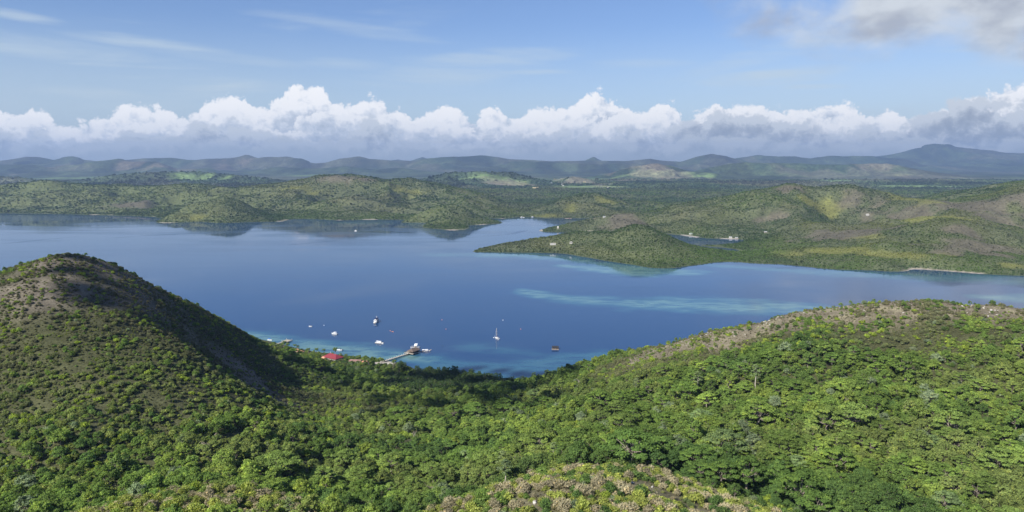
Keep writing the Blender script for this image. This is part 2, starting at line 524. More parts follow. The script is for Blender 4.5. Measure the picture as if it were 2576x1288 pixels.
hills_r = [(1650, 530, 2950), (1700, 517, 3000), (1750, 506, 3050), (1790, 502, 3080), (1850, 494, 3080), (1932, 479, 3050), (1977, 465, 3000), (2007, 468, 2980), (2060, 480, 2950), (2107, 469, 2900), (2145, 475, 2880),
           (2170, 486, 2900), (2220, 494, 2900), (2282, 499, 2900), (2310, 507, 2850), (2370, 505, 2550), (2432, 510, 2500), (2507, 494, 2450), (2576, 480, 2400), (2700, 460, 2400),
           (1750, 545, 2650), (1850, 540, 2650), (1950, 530, 2600), (1900, 570, 2400), (2050, 530, 2560), (2120, 510, 2700), (2050, 575, 2250), (2000, 610, 2020), (2200, 540, 2450), (2280, 560, 2250), (2200, 590, 2080),
           (2340, 535, 2400), (2100, 630, 1860), (2194, 648, 1760), (2232, 633, 1800), (2282, 618, 1850), (2357, 576, 1930), (2420, 549, 1980), (2457, 552, 2000), (2507, 598, 1900), (2480, 620, 1800), (2400, 630, 1780), (2350, 650, 1720),
           (2576, 560, 2150), (2576, 610, 1880), (2530, 640, 1780), (2700, 600, 1900), (2576, 660, 1690), (2450, 665, 1670), (2250, 665, 1680),
           (2344, 494, 3400), (2377, 485, 3400), (2407, 486, 3350), (2482, 464, 3200), (2576, 456, 3100), (2750, 440, 3100)]
for q in hills_r:
    mid_pts.append(P(*q))
for u, D in [(1700, 3700), (1900, 3700), (2100, 3600), (2300, 3900), (2500, 4000), (1800, 3400), (2000, 3450), (2200, 3400)]:
    p = P(u, 500, D)
    mid_pts.append(np.array((p[0], p[1], 26)))
for u in (-500, -100, 300, 700, 1100, 1500, 1900, 2300, 2700, 3100):
    for D, zz in ((5200, 22), (6000, 20)):
        p = P(u, 480, D)
        mid_pts.append(np.array((p[0], D, zz)))
for u in (0, 300, 600, 900, 1200):
    p = P(u, 480, 4850)
    mid_pts.append(np.array((p[0], p[1], 40)))
mid_tps = TPS(mid_pts, lam=0.00002)

# ------------------------------------------------------------------ far hills
ridge_defs = [
    # (crest points, depth, half width, gully strength)
    ([(-600, 400), (-300, 396), (0, 401), (65, 394), (95, 394), (140, 400), (180, 393), (205, 399), (250, 402), (300, 400), (360, 396), (435, 395), (490, 400), (525, 396), (590, 395), (621, 389),
      (645, 396), (720, 392), (735, 395), (750, 396), (770, 403), (795, 406), (820, 404), (855, 396), (900, 393), (925, 398), (975, 400), (1045, 401), (1070, 396), (1125, 394), (1210, 391), (1288, 398),
      (1388, 402), (1478, 401), (1568, 401), (1638, 397), (1668, 400), (1713, 402), (1753, 392), (1788, 387), (1828, 391), (1853, 397)], 14500, 1500, 0.5),
    ([(1440, 405), (1478, 402), (1495, 395), (1510, 402), (1560, 405)], 16500, 700, 0.2),
    ([(960, 404), (1000, 400), (1030, 403), (1062, 394), (1090, 401)], 18500, 700, 0.2),
    ([(1700, 406), (1800, 400), (1853, 396), (1908, 389), (1958, 393), (1998, 391), (2038, 396), (2088, 390), (2113, 391), (2188, 391), (2260, 396)], 16000, 1500, 0.5),
    ([(2100, 398), (2188, 391), (2238, 385), (2288, 376), (2318, 368), (2335, 362), (2353, 359), (2378, 360), (2398, 366), (2438, 371), (2513, 378), (2576, 381), (2800, 388), (3100, 396)], 18500, 2600, 0.4),
    ([(-400, 412), (0, 412), (82, 411), (125, 417), (162, 412), (200, 412), (225, 407), (300, 401), (325, 407), (395, 408), (425, 416), (445, 423), (525, 420), (575, 431), (640, 436)], 11800, 900, 0.5),
    ([(600, 432), (700, 420), (800, 423), (870, 418), (940, 424), (1010, 421), (1080, 428)], 12200, 800, 0.5),
    ([(230, 447), (250, 443), (350, 433), (425, 431), (500, 430), (550, 436), (644, 442), (700, 452)], 6900, 420, 0.4),
    ([(-200, 436), (-50, 440), (40, 444), (80, 449)], 6700, 400, 0.4),
    ([(1040, 455), (1069, 447), (1131, 433), (1194, 431), (1288, 433), (1338, 446), (1380, 455)], 6700, 480, 0.4),
    ([(1380, 456), (1400, 451), (1438, 443), (1483, 450), (1533, 454), (1560, 460)], 7200, 260, 0.3),
    ([(1500, 440), (1538, 433), (1588, 418), (1650, 410), (1688, 416), (1725, 427), (1790, 432)], 9000, 480, 0.4),
    ([(1740, 430), (1788, 418), (1863, 407), (1932, 408), (2007, 408), (2057, 411), (2132, 412), (2157, 410), (2232, 409), (2307, 423), (2360, 432)], 9800, 620, 0.4),
    ([(1290, 405), (1400, 406), (1500, 410), (1600, 408)], 13000, 900, 0.5),
]
ridges = []
for pts, D, wd, gl in ridge_defs:
    vm = [np.mean([q[1] for q in pts if abs(q[0] - u) < 260]) for u, v in pts]
    pts = [(u, m_ + (v - m_) * (1.5 if D > 11000 and D < 17000 else 1.15)) for (u, v), m_ in zip(pts, vm)]
    ridges.append(([P(u, v, D + 120 * math.sin(i * 1.9)) for i, (u, v) in enumerate(pts)], wd, gl))


def far_h(x, y):
    base = 16 + 14 * (fbm(x, y, 900, 4, 21) - 0.4) + 60 * sstep(x, 2500, 9000) * sstep(y, 6000, 16000) * fbm(x, y, 2600, 4, 61)
    flat = sstep(fbm(x, y, 1900, 3, 77), 0.42, 0.62)
    base = base + 42 * flat * sstep(y, 5200, 6500) * ridged(x, y, 800, 4, 44) * (1 - sstep(y, 10500, 12500))
    z = base
    for k, (poly, wd, gl) in enumerate(ridges):
        m = (y > poly[0][1] - 6 * wd - 800) & (y < poly[0][1] + 6 * wd + 800)
        if not m.any():
            continue
        xs, ys = x[m], y[m]
        d, zc = seg_dist(xs, ys, poly)
        zc = zc + (fbm(xs, ys, wd * 0.22, 3, 90 + k) - 0.5) * 0.10 * np.maximum(zc - 60, 10)
        t = d / wd * (0.75 + 0.6 * fbm(xs, ys, wd * 0.5, 3, 190 + k))
        fall = 1.0 / (1.0 + t ** 1.7 * 1.2) - 0.06
        rr = ridged(xs, ys * 0.7, wd * 0.50, 5, 300 + k)
        fall = np.clip(fall * (1 - gl * (1 - rr) * sstep(t, 0.02, 0.35) * 1.9), 0, 1)
        h = 14 + (zc - 14) * fall
        zz = z[m]
        z[m] = np.maximum(zz, h) + 12 * np.exp(-np.abs(zz - h) / 25) - 12 * np.exp(-np.abs(zz - h) / 25) * 0.6
    return z


CRESTS = [[P(*q) for q in [(-300, 462, 4400), (0, 462, 4300), (130, 454, 4250), (300, 464, 4300), (470, 462, 4200), (640, 472, 4400), (775, 447, 4200), (880, 441, 4150), (965, 455, 4200), (1060, 457, 4150), (1160, 480, 4050), (1280, 506, 3900)]],
          [P(*q) for q in [(1380, 510, 3700), (1470, 489, 3720), (1590, 509, 3750)]],
          [P(*q) for q in [(1650, 530, 2950), (1750, 506, 3050), (1850, 494, 3080), (1977, 465, 3000), (2060, 480, 2950), (2107, 469, 2900), (2170, 486, 2900), (2310, 507, 2850), (2370, 505, 2550), (2507, 494, 2450), (2700, 460, 2400)]],
          [P(*q) for q in [(2344, 494, 3400), (2407, 486, 3350), (2482, 464, 3200), (2750, 440, 3100)]],
          [P(*q) for q in [(1230, 620, 2090), (1400, 594, 2180), (1600, 577, 2030), (1680, 600, 1960), (1760, 640, 1860)]],
          [P(*q) for q in [(2194, 648, 1760), (2282, 618, 1850), (2420, 549, 1980), (2507, 598, 1900)]],
          [P(*q) for q in [(480, 520, 3250), (600, 517, 3270), (650, 535, 3250)]], [P(*q) for q in [(1085, 533, 3050), (1170, 535, 3020)]]]


def gully(x, y):
    wx, wy = x + 90 * fbm(x, y, 260, 3, 15), y + 90 * fbm(x, y, 260, 3, 16)
    return 0.78 - ridged(wx, wy, 430, 3, 17)


def mid_h(x, y):
    z = mid_tps(x, y)
    land = sstep(z, 2, 40)
    dc = np.full(np.shape(x), 1e9)
    for c_ in CRESTS:
        dc = np.minimum(dc, seg_dist(x, y, c_)[0])
    z = z - sstep(z, 14, 60) * sstep(dc, 30, 190) * np.maximum(0, gully(x, y)) * 150
    z = z + land * ((fbm(x, y, 240, 4, 11) - 0.5) * 30 - (ridged(x + 60 * fbm(x, y, 200, 2, 14), y, 210, 4, 12) - 0.6) * 27)
    return z


def height(x, y):
    x, y = np.asarray(x, float), np.asarray(y, float)
    z = np.full(x.shape, -20.0)
    k = sstep(y, 4700, 5900)
    m = y < 5900
    if m.any():
        z[m] = mid_h(x[m], y[m])
    m2 = y > 4700
    if m2.any():
        zf = far_h(x[m2], y[m2])
        z[m2] = np.where(y[m2] >= 5900, zf, z[m2] * (1 - k[m2]) + zf * k[m2])
    z = np.where((y > 4050) | ((y > 3650) & (x > 300)), np.maximum(z, 5 + 3 * np.tanh(z / 10)), z)
    n = (y < 1450)
    if n.any():
        zn = near_h(x[n], y[n])
        z[n] = np.maximum(zn, np.where(y[n] > 1250, z[n], -30))
    return z


def link(name, me, mat=None, parent=None):
    if mat is not None:
        me.materials.append(mat)
    o = bpy.data.objects.new(name, me)
    COL.objects.link(o)
    if parent is not None:
        o.parent = parent
    return o


def grid_mesh(name, xs, ys, zf, attrs=None):
    nx, ny = len(xs), len(ys)
    gx, gy = np.meshgrid(xs, ys)
    gz = zf(gx, gy)
    co = np.stack([gx, gy, gz], -1).reshape(-1, 3)
    i = np.arange(nx * ny).reshape(ny, nx)
    quads = np.stack([i[:-1, :-1], i[:-1, 1:], i[1:, 1:], i[1:, :-1]], -1).reshape(-1, 4)
    # leave out cells that lie wholly well under water
    if attrs is not None and attrs.get('_cut') is not None:
        zc = gz.ravel()[quads].max(1)
        quads = quads[zc > attrs['_cut']]
    me = bpy.data.meshes.new(name)
    me.vertices.add(len(co))
    me.vertices.foreach_set('co', co.ravel())
    me.loops.add(len(quads) * 4)
    me.loops.foreach_set('vertex_index', quads.ravel())
    me.polygons.add(len(quads))
    me.polygons.foreach_set('loop_start', np.arange(len(quads)) * 4)
    me.polygons.foreach_set('use_smooth', np.ones(len(quads), bool))
    me.update(calc_edges=True)
    return me, co


def vcol(me, name, rgb):
    a = me.attributes.new(name, 'FLOAT_COLOR', 'POINT')
    c = np.ones((len(rgb), 4))
    c[:, :3] = rgb
    a.data.foreach_set('color', c.ravel())


class Lookup:
    """bilinear table of a function on a regular grid"""
    def __init__(s, f, x0, x1, y0, y1, st):
        s.x0, s.y0, s.st = x0, y0, st
        gx, gy = np.meshgrid(np.arange(x0, x1 + st, st), np.arange(y0, y1 + st, st))
        s.g = f(gx, gy)

    def __call__(s, x, y):
        fx = np.clip((x - s.x0) / s.st, 0, s.g.shape[1] - 1.001)
        fy = np.clip((y - s.y0) / s.st, 0, s.g.shape[0] - 1.001)
        i, j = fx.astype(int), fy.astype(int)
        fx, fy = fx - i, fy - j
        g = s.g
        return (g[j, i] * (1 - fx) + g[j, i + 1] * fx) * (1 - fy) + (g[j + 1, i] * (1 - fx) + g[j + 1, i + 1] * fx) * fy


LK = [Lookup(height, -900, 1000, -60, 1300, 4.0), Lookup(height, -5000, 5000, 1300, 5900, 14.0), Lookup(height, -17500, 17500, 5900, 22000, 60.0)]


def hgt_at(x, y):
    x, y = np.asarray(x, float), np.asarray(y, float)
    return np.where(y < 1300, LK[0](x, y), np.where(y < 5900, LK[1](x, y), LK[2](x, y)))


def hit(u, v, y0=120.0, y1=26000.0, lift=0.0):
    """first point of the terrain (or the sea) met by the sight line through a picture point"""
    d = ray(u, v)
    ys = np.exp(np.linspace(math.log(y0), math.log(y1), 3000))
    t = ys / d[1]
    xs, zs = d[0] * t, CAM_H + d[2] * t
    h = np.maximum(hgt_at(xs, ys), 0.0) + lift
    k = np.nonzero(zs <= h)[0]
    k = k[0] if len(k) else len(ys) - 1
    return np.array((xs[k], ys[k], float(h[k]) - lift))


# ------------------------------------------------------------------ land cover
def patch(u, v, ru, rv, y0=1300.0):
    c = hit(u, v, y0)
    hx = ru * c[1] / FPX
    a, b = hit(u, v + rv, y0), hit(u, v - rv, y0)
    hy = min(max(abs(b[1] - a[1]) * 0.5, hx * 0.4), hx * 3.0)
    return (c[0], c[1], hx, hy)


YELLOW = [patch(*q) for q in [(2345, 545, 55, 14), (2080, 630, 120, 14), (2000, 640, 50, 12), (2190, 600, 40, 8), (2250, 640, 70, 8), (2540, 668, 60, 10), (1440, 522, 22, 18), (770, 478, 60, 10), (1020, 480, 40, 10),
                              (2060, 525, 60, 14), (2330, 640, 60, 8), (1370, 545, 40, 4), (500, 545, 50, 6), (1520, 505, 40, 8), (2290, 500, 30, 8)]]
BROWN = [patch(*q) for q in [(1945, 548, 38, 14), (2100, 590, 120, 18), (2250, 545, 90, 14), (2210, 520, 40, 10), (2135, 512, 35, 16), (865, 447, 70, 4), (2430, 585, 50, 16), (2450, 620, 110, 14), (2530, 560, 60, 24), (2400, 515, 80, 10),
                             (1990, 475, 30, 6), (2540, 500, 50, 16), (1560, 540, 50, 5), (2500, 640, 60, 8), (2380, 640, 60, 6), (330, 515, 60, 8)]]
DARK = [patch(*q) for q in [(640, 525, 50, 14), (670, 537, 60, 8), (1100, 543, 60, 5), (430, 536, 40, 6), (1150, 472, 60, 8), (1395, 522, 26, 22), (2480, 482, 60, 10), (2240, 588, 70, 8), (1690, 500, 60, 10), (1900, 590, 60, 14), (230, 505, 30, 12), (100, 525, 100, 6), (1560, 525, 60, 8),  # dark woods; the band on the right hills is painted cloud shadow
                            (700, 510, 50, 12), (930, 465, 40, 8), (1700, 565, 60, 10), (2180, 500, 50, 10), (1500, 600, 70, 8), (350, 535, 80, 5), (30, 530, 60, 5)]]
MANG = [patch(*q) for q in [(930, 547, 110, 5), (1860, 640, 150, 12), (1700, 655, 70, 8), (2150, 668, 90, 6), (2450, 680, 90, 6), (760, 545, 50, 5)]]
FIELD = [patch(*q, 4000.0) for q in [(205, 447, 90, 2.5), (780, 441, 60, 2), (1250, 448, 80, 2), (1610, 440, 90, 3), (1750, 441, 60, 2), (470, 447, 60, 2), (2080, 455, 80, 3), (2350, 470, 120, 3), (1480, 470, 60, 3), (2250, 440, 60, 2)]]
BARE_FAR = [patch(*q, 4500.0) for q in [(1470, 452, 60, 6), (1560, 456, 40, 5), (1650, 420, 70, 12), (1280, 465, 60, 6), (310, 412, 60, 8), (150, 420, 40, 8), (420, 418, 40, 6), (560, 425, 40, 6), (2210, 412, 60, 5), (2470, 478, 60, 4)]]


def inpatch(x, y, plist, nz):
    m = np.zeros(np.shape(x))
    for (cx, cy, hx, hy) in plist:
        r = np.sqrt(((x - cx) / hx) ** 2 + ((y - cy) / hy) ** 2)
        m = np.maximum(m, sstep(r + (nz - 0.5) * 3.4, 1.3, 0.35))
    return m


C_GREEN = np.array((0.078, 0.122, 0.030))
C_DEEP = np.array((0.044, 0.080, 0.026))
C_OLIVE = np.array((0.108, 0.128, 0.046))
C_YEL = np.array((0.195, 0.205, 0.058))
C_LIME = np.array((0.126, 0.172, 0.040))
C_GREY = np.array((0.155, 0.143, 0.112))
C_SOIL = np.array((0.108, 0.091, 0.072))
C_DRY = np.array((0.250, 0.228, 0.150))
C_GREYGREEN = np.array((0.100, 0.130, 0.075))


def lerp(a, b, t):
    return a + (b - a) * np.asarray(t)[..., None]


def mid_cover(x, y):
    """plant colour, ground colour and plant density round the bay"""
    nz = 0.5 * fbm(x, y, 45, 4, 51) + 0.5 * fbm(x, y, 140, 4, 50)
    big = fbm(x, y, 330, 4, 52)
    col = lerp(C_OLIVE * 1.05, C_GREEN * 1.1, sstep(big, 0.35, 0.62))
    col = lerp(col, C_GREYGREEN, 0.6 * sstep(fbm(x, y, 150, 3, 56), 0.5, 0.7))
    left = sstep(x, -900, -1700)
    col = lerp(col, np.array((0.118, 0.155, 0.056)), left * 0.75)
    ground = lerp(np.broadcast_to(C_SOIL, col.shape), np.array((0.115, 0.135, 0.055)), 0.55 + 0.4 * left)
    dens = 0.85 - 0.45 * left * sstep(fbm(x, y, 170, 3, 57), 0.62, 0.42)
    yel, bro = inpatch(x, y, YELLOW, nz), inpatch(x, y, BROWN, nz)
    drk, mg = inpatch(x, y, DARK, nz), inpatch(x, y, MANG, nz)
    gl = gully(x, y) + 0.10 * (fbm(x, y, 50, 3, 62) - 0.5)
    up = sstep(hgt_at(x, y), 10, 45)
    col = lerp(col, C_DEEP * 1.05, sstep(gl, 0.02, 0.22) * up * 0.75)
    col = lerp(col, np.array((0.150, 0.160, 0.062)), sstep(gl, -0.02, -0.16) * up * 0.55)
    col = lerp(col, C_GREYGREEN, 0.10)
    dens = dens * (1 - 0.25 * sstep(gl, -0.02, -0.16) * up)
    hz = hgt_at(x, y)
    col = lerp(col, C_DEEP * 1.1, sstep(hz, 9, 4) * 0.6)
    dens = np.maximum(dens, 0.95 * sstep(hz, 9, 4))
    col = lerp(col, C_DEEP, drk * 0.8)
    col = lerp(col, C_GREY * 0.85, bro * 0.8)
    ground = lerp(ground, np.array((0.125, 0.112, 0.080)), bro * 0.9)
    col = lerp(col, C_YEL, yel * 0.85)
    ground = lerp(ground, C_YEL * 0.9, yel * 0.8)
    col = lerp(col, np.array((0.085, 0.145, 0.034)), mg * 0.8)
    dens = np.where(bro > 0.5, dens * 0.42, dens)
    dens = np.maximum(dens, np.maximum(drk, mg) * 0.98)
    return col * 0.78, ground * 0.78, dens, yel, bro, drk, mg


def far_cover(x, y):
    nz = fbm(x, y, 260, 4, 71)
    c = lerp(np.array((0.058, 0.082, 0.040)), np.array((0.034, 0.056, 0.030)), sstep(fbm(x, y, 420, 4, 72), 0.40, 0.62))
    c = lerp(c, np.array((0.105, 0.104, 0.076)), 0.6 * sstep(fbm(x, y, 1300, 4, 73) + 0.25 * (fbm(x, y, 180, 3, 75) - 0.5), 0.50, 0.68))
    c = lerp(c, c * 0.55, sstep(0.70 - ridged(x, y * 0.8, 700, 4, 76), 0.0, 0.18))  # darker gully cover, with missing relief shade painted in
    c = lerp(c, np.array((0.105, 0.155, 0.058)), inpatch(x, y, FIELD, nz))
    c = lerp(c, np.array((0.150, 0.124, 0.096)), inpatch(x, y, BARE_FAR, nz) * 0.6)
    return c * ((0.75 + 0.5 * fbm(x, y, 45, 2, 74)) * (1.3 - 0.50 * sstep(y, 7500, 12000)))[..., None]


SPUR_A = [P(300, 1285, 208), P(500, 1228, 218), P(650, 1218, 232)]
SPUR_B = [P(1340, 1218, 215), P(1440, 1184, 230), P(1540, 1194, 230), P(1640, 1232, 222), P(1750, 1272, 212)]
RCB = [P(*q) for q in right_crest[4:]]
S_TOP = LC[4]
GULLY = [P(600, 940, 545), P(660, 990, 500), P(700, 1010, 480)]


def near_cover(x, y):
    """0..1 weights: bare soil, dry scrub, forest; all on the near hills"""
    n1, n2 = fbm(x, y, 26, 4, 31), fbm(x, y, 70, 3, 32)
    ds = np.hypot(x - S_TOP[0], y - S_TOP[1])
    dl, _ = seg_dist(x, y, LC[2:])
    dr, _ = seg_dist(x, y, RCB)
    da, _ = seg_dist(x, y, SPUR_A)
    db, _ = seg_dist(x, y, SPUR_B)
    dg, _ = seg_dist(x, y, GULLY)
    bare = sstep(ds, 120, 40) * 0.62
    bare = np.maximum(bare, sstep(dr, 56, 28) * 0.92)
    bare = np.maximum(bare, sstep(dl, 34, 6) * 0.45)
    bare = np.maximum(bare, sstep(dg, 34, 12) * 0.9)
    bare = np.maximum(bare, sstep(db, 12, 3) * 0.9)
    bare = np.clip(bare + (n1 - 0.5) * 1.5 * sstep(bare, 0.02, 0.4) + (n2 - 0.5) * 0.6 * sstep(bare, 0.02, 0.4), 0, 1)
    scrub = np.maximum(sstep(ds, 300, 150), sstep(dl, 85, 40))
    scrub = np.maximum(scrub, sstep(dr, 100, 60))
    near_spur = np.maximum(sstep(da, 34, 20), sstep(db, 48, 30))
    near_spur = np.maximum(near_spur, sstep(y, 205, 185) * sstep(np.abs(x - 10), 90, 60))
    forest = np.clip(1 - scrub * 1.15 - near_spur + (n2 - 0.5) * 0.8, 0, 1)
    return bare, scrub, forest, near_spur, ds, dr


# ------------------------------------------------------------------ materials
def new_mat(name):
    m = bpy.data.materials.new(name)
    m.use_nodes = True
    return m, NT(m.node_tree)


def mat_plain(name, col, rough=0.6, metal=0.0, var=0.12, scale=3.0, spec=0.4):
    m, t = new_mat(name)
    pos = t.node('ShaderNodeTexCoord').outputs['Object']
    n = t.noise(pos, scale, 5, 0.6)
    c = t.mix(n, tuple(v * (1 - var) for v in col), tuple(min(1, v * (1 + var)) for v in col))
    b = t.node('ShaderNodeBsdfPrincipled', ins={'Base Color': c, 'Roughness': rough, 'Metallic': metal, 'Specular IOR Level': spec})
    t.node('ShaderNodeOutputMaterial', ins={'Surface': b})
    return m


def mat_ground(name, s1, s2, amount=0.5, bump=0.6):
    m, t = new_mat(name)
    pos = t.node('ShaderNodeNewGeometry').outputs['Position']
    c = t.node('ShaderNodeAttribute', attribute_name='cover').outputs['Color']
    n1 = t.noise(pos, s1, 6, 0.62)
    n2 = t.noise(pos, s2, 4, 0.6)
    k = t.math('MULTIPLY', t.lin(n1, 0.3, 0.7, 1 - amount, 1 + amount), t.lin(n2, 0.3, 0.7, 1 - amount * 0.6, 1 + amount * 0.6))
    cc = t.vmath('SCALE', c, (0, 0, 0))
    t.set(cc.node.inputs['Scale'], k)
    bm = t.node('ShaderNodeBump', ins={'Strength': bump, 'Distance': 0.35 / s1, 'Height': n1})
    b = t.node('ShaderNodeBsdfPrincipled', ins={'Base Color': cc, 'Roughness': 0.95, 'Specular IOR Level': 0.1, 'Normal': bm.outputs[0]})
    t.node('ShaderNodeOutputMaterial', ins={'Surface': b})
    return m


M_NEAR = mat_ground('soil_and_grass', 0.9, 0.12, 0.5)
M_MID = mat_ground('hill_cover', 0.10, 0.02, 0.35)
M_FAR = mat_ground('distant_forest_cover', 0.028, 0.006, 0.55, 1.0)


def mat_leaf(name):
    m, t = new_mat(name)
    tint = t.node('ShaderNodeAttribute', attribute_name='tint', attribute_type='INSTANCER').outputs['Color']
    lv = t.node('ShaderNodeAttribute', attribute_name='lv').outputs['Fac']
    k = t.lin(lv, 0, 1, 0.78, 2.5)
    cc = t.vmath('SCALE', tint, (0, 0, 0))
    t.set(cc.node.inputs['Scale'], k)
    warm = t.mix(t.smooth(lv, 0.75, 1.0), cc, t.vmath('MULTIPLY', cc, (1.25, 1.06, 0.8)))
    d = t.node('ShaderNodeBsdfDiffuse', ins={'Color': warm, 'Roughness': 0.6})
    tr = t.node('ShaderNodeBsdfTranslucent', ins={'Color': t.vmath('MULTIPLY', warm, (1.15, 1.25, 0.6))})
    mx = t.node('ShaderNodeMixShader', ins={0: 0.34, 1: d.outputs[0], 2: tr.outputs[0]})
    t.node('ShaderNodeOutputMaterial', ins={'Surface': mx})
    return m


M_LEAF = mat_leaf('foliage')
M_BARK = mat_plain('grey_bark', (0.23, 0.20, 0.17), 0.9, 0, 0.3, 4.0, 0.1)
M_PALE = mat_plain('pale_bark', (0.38, 0.35, 0.30), 0.85, 0, 0.25, 4.0, 0.1)

# ------------------------------------------------------------------ terrain meshes
xs = np.concatenate([np.arange(-900, -560, 9.0), np.arange(-560, 660, 3.6), np.arange(660, 1000, 9.0)])
ys = np.concatenate([np.arange(-60, 110, 10.0), np.arange(110, 760, 3.6), np.arange(760, 1300, 5.0)])
me, co = grid_mesh('near_hills', xs, ys, height, {'_cut': -3.0})
bare, scrub, forest, nsp, ds, dr = near_cover(co[:, 0], co[:, 1])
g = lerp(np.broadcast_to(np.array((0.052, 0.056, 0.026)), co.shape), lerp(np.broadcast_to(C_SOIL, co.shape), np.array((0.108, 0.095, 0.076)), co[:, 0] < 0), np.clip(bare * 1.2, 0, 1))
lowz = sstep(np.hypot(co[:, 0] - S_TOP[0], co[:, 1] - S_TOP[1]), 120, 200) * (co[:, 0] < -60) * sstep(co[:, 1], 500, 440)
g = lerp(g, np.array((0.066, 0.070, 0.034)), lowz * 0.85)
g = lerp(g, np.array((0.165, 0.148, 0.098)), 0.6 * (co[:, 0] > 0) * bare)
g = lerp(g, C_DRY * 0.8, (0.25 + 0.6 * (co[:, 0] > 0)) * bare * sstep(fbm(co[:, 0], co[:, 1], 14, 3, 35), 0.45, 0.65))
g = lerp(g, np.array((0.105, 0.098, 0.055)), nsp * 0.7)
SAND = G(962, 915, 0)
g = lerp(g, np.array((0.40, 0.37, 0.31)), sstep(np.hypot(co[:, 0] - SAND[0], co[:, 1] - SAND[1]), 17, 11))
vcol(me, 'cover', g)
o = link('near_hills', me, M_NEAR)
o['kind'] = 'structure'

me, co = grid_mesh('bay_hills', np.arange(-5000, 5001, 14.0), np.concatenate([np.arange(1300, 3600, 10.0), np.arange(3600, 5901, 16.0)]), height, {'_cut': -3.0})
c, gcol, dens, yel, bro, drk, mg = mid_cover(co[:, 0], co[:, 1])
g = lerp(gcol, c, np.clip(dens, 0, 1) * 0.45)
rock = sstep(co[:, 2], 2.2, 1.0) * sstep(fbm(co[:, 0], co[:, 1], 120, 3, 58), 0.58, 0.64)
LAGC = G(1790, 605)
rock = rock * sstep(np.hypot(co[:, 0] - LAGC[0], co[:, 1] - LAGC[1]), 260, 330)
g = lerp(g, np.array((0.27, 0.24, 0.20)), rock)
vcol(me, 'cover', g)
o = link('bay_hills', me, M_MID)
o['kind'] = 'structure'

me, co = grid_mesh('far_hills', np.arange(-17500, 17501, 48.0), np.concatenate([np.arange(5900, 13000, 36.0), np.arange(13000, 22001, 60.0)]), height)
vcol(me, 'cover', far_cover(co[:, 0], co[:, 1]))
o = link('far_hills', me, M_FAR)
o['kind'] = 'structure'


# ------------------------------------------------------------------ the sea
def reef_mask(x, y):
    nz = fbm(x * 0.45, y, 26, 4, 81)
    nb = fbm(x * 0.6, y, 90, 3, 82)
    m = np.zeros(np.shape(x))
    # (polyline of picture points at sea level, half width in metres, strength)
    for pts, wd, s in REEF:
        d, wv = seg_dist(x, y, [np.array((*G(u, v)[:2], k)) for u, v, k in pts])
        m = np.maximum(m, s * sstep(d / (wd * wv) + (nb - 0.5) * 1.1 + (nz - 0.5) * 0.8, 1.35, 0.15))
    return m, nz, nb


REEF = [
    ([(560, 836, 0.7), (660, 846, 1.0), (760, 868, 1.0), (850, 880, 1.0), (960, 893, 0.8), (1080, 905, 0.6)], 42, 0.9),
    ([(1080, 905, 0.8), (1180, 925, 1.2), (1300, 935, 1.3), (1400, 915, 1.2), (1520, 890, 0.9)], 46, 0.45),
    ([(1180, 872, 0.7), (1260, 880, 1.0), (1330, 893, 0.8)], 40, 0.32),
    ([(1310, 728, 0.5), (1380, 745, 0.8), (1480, 757, 1.0), (1600, 764, 1.3), (1750, 770, 1.7), (1900, 776, 1.9), (2020, 782, 1.6), (2200, 790, 1.3)], 46, 0.85),
    ([(1225, 641, 0.8), (1330, 643, 1.0), (1430, 652, 1.0), (1530, 668, 1.0), (1620, 683, 1.0), (1700, 685, 0.9)], 70, 0.75),
    ([(1420, 668, 0.7), (1520, 678, 1.2), (1620, 688, 1.0)], 60, 0.95),
    ([(1100, 641, 0.8), (1160, 640, 1.0), (1200, 638, 0.8)], 60, 0.5),
    ([(1800, 668, 0.6), (1960, 680, 0.9), (2100, 690, 1.1), (2250, 695, 1.2), (2400, 700, 1.2), (2576, 706, 1.2)], 60, 0.55),
    ([(2480, 748, 0.8), (2600, 752, 1.2), (2800, 760, 1.2)], 45, 0.8),
    ([(860, 560, 0.7), (950, 562, 1.0), (1040, 564, 0.8)], 70, 0.35),
]
SLICK = [
    ([(1040, 601, 0), (1180, 598, 0), (1290, 588, 0), (1330, 578, 0)], 16),
    ([(900, 579, 0), (960, 580, 0), (1040, 583, 0)], 9),
    ([(290, 598, 0), (380, 592, 0), (520, 586, 0)], 14),
    ([(20, 612, 0), (120, 602, 0), (190, 596, 0)], 12),
    ([(1590, 752, 0), (1700, 757, 0)], 8),
    ([(730, 616, 0), (840, 606, 0)], 10),
]


def slick_mask(x, y):
    m = np.zeros(np.shape(x))
    nz = fbm(x, y, 40, 3, 83)
    for pts, wd in SLICK:
        d, _ = seg_dist(x, y, [np.array((*G(u, v)[:2], 0)) for u, v, k in pts])
        m = np.maximum(m, sstep(d / wd + (nz - 0.5) * 0.8, 1.2, 0.4))
    return m


xs = np.concatenate([np.arange(-6500, -2400, 100.0), np.arange(-2400, 2400, 9.0), np.arange(2400, 6500, 100.0)])
ys = np.concatenate([np.arange(200, 700, 50.0), np.arange(700, 2300, 7.0), np.arange(2300, 3800, 20.0), np.arange(3800, 5300, 100.0)])
me, co = grid_mesh('sea', xs, ys, lambda x, y: np.zeros_like(x))
rm, nz, nb = reef_mask(co[:, 0], co[:, 1])
a = me.attributes.new('reef', 'FLOAT', 'POINT')
a.data.foreach_set('value', rm)
a = me.attributes.new('slick', 'FLOAT', 'POINT')
a.data.foreach_set('value', slick_mask(co[:, 0], co[:, 1]))

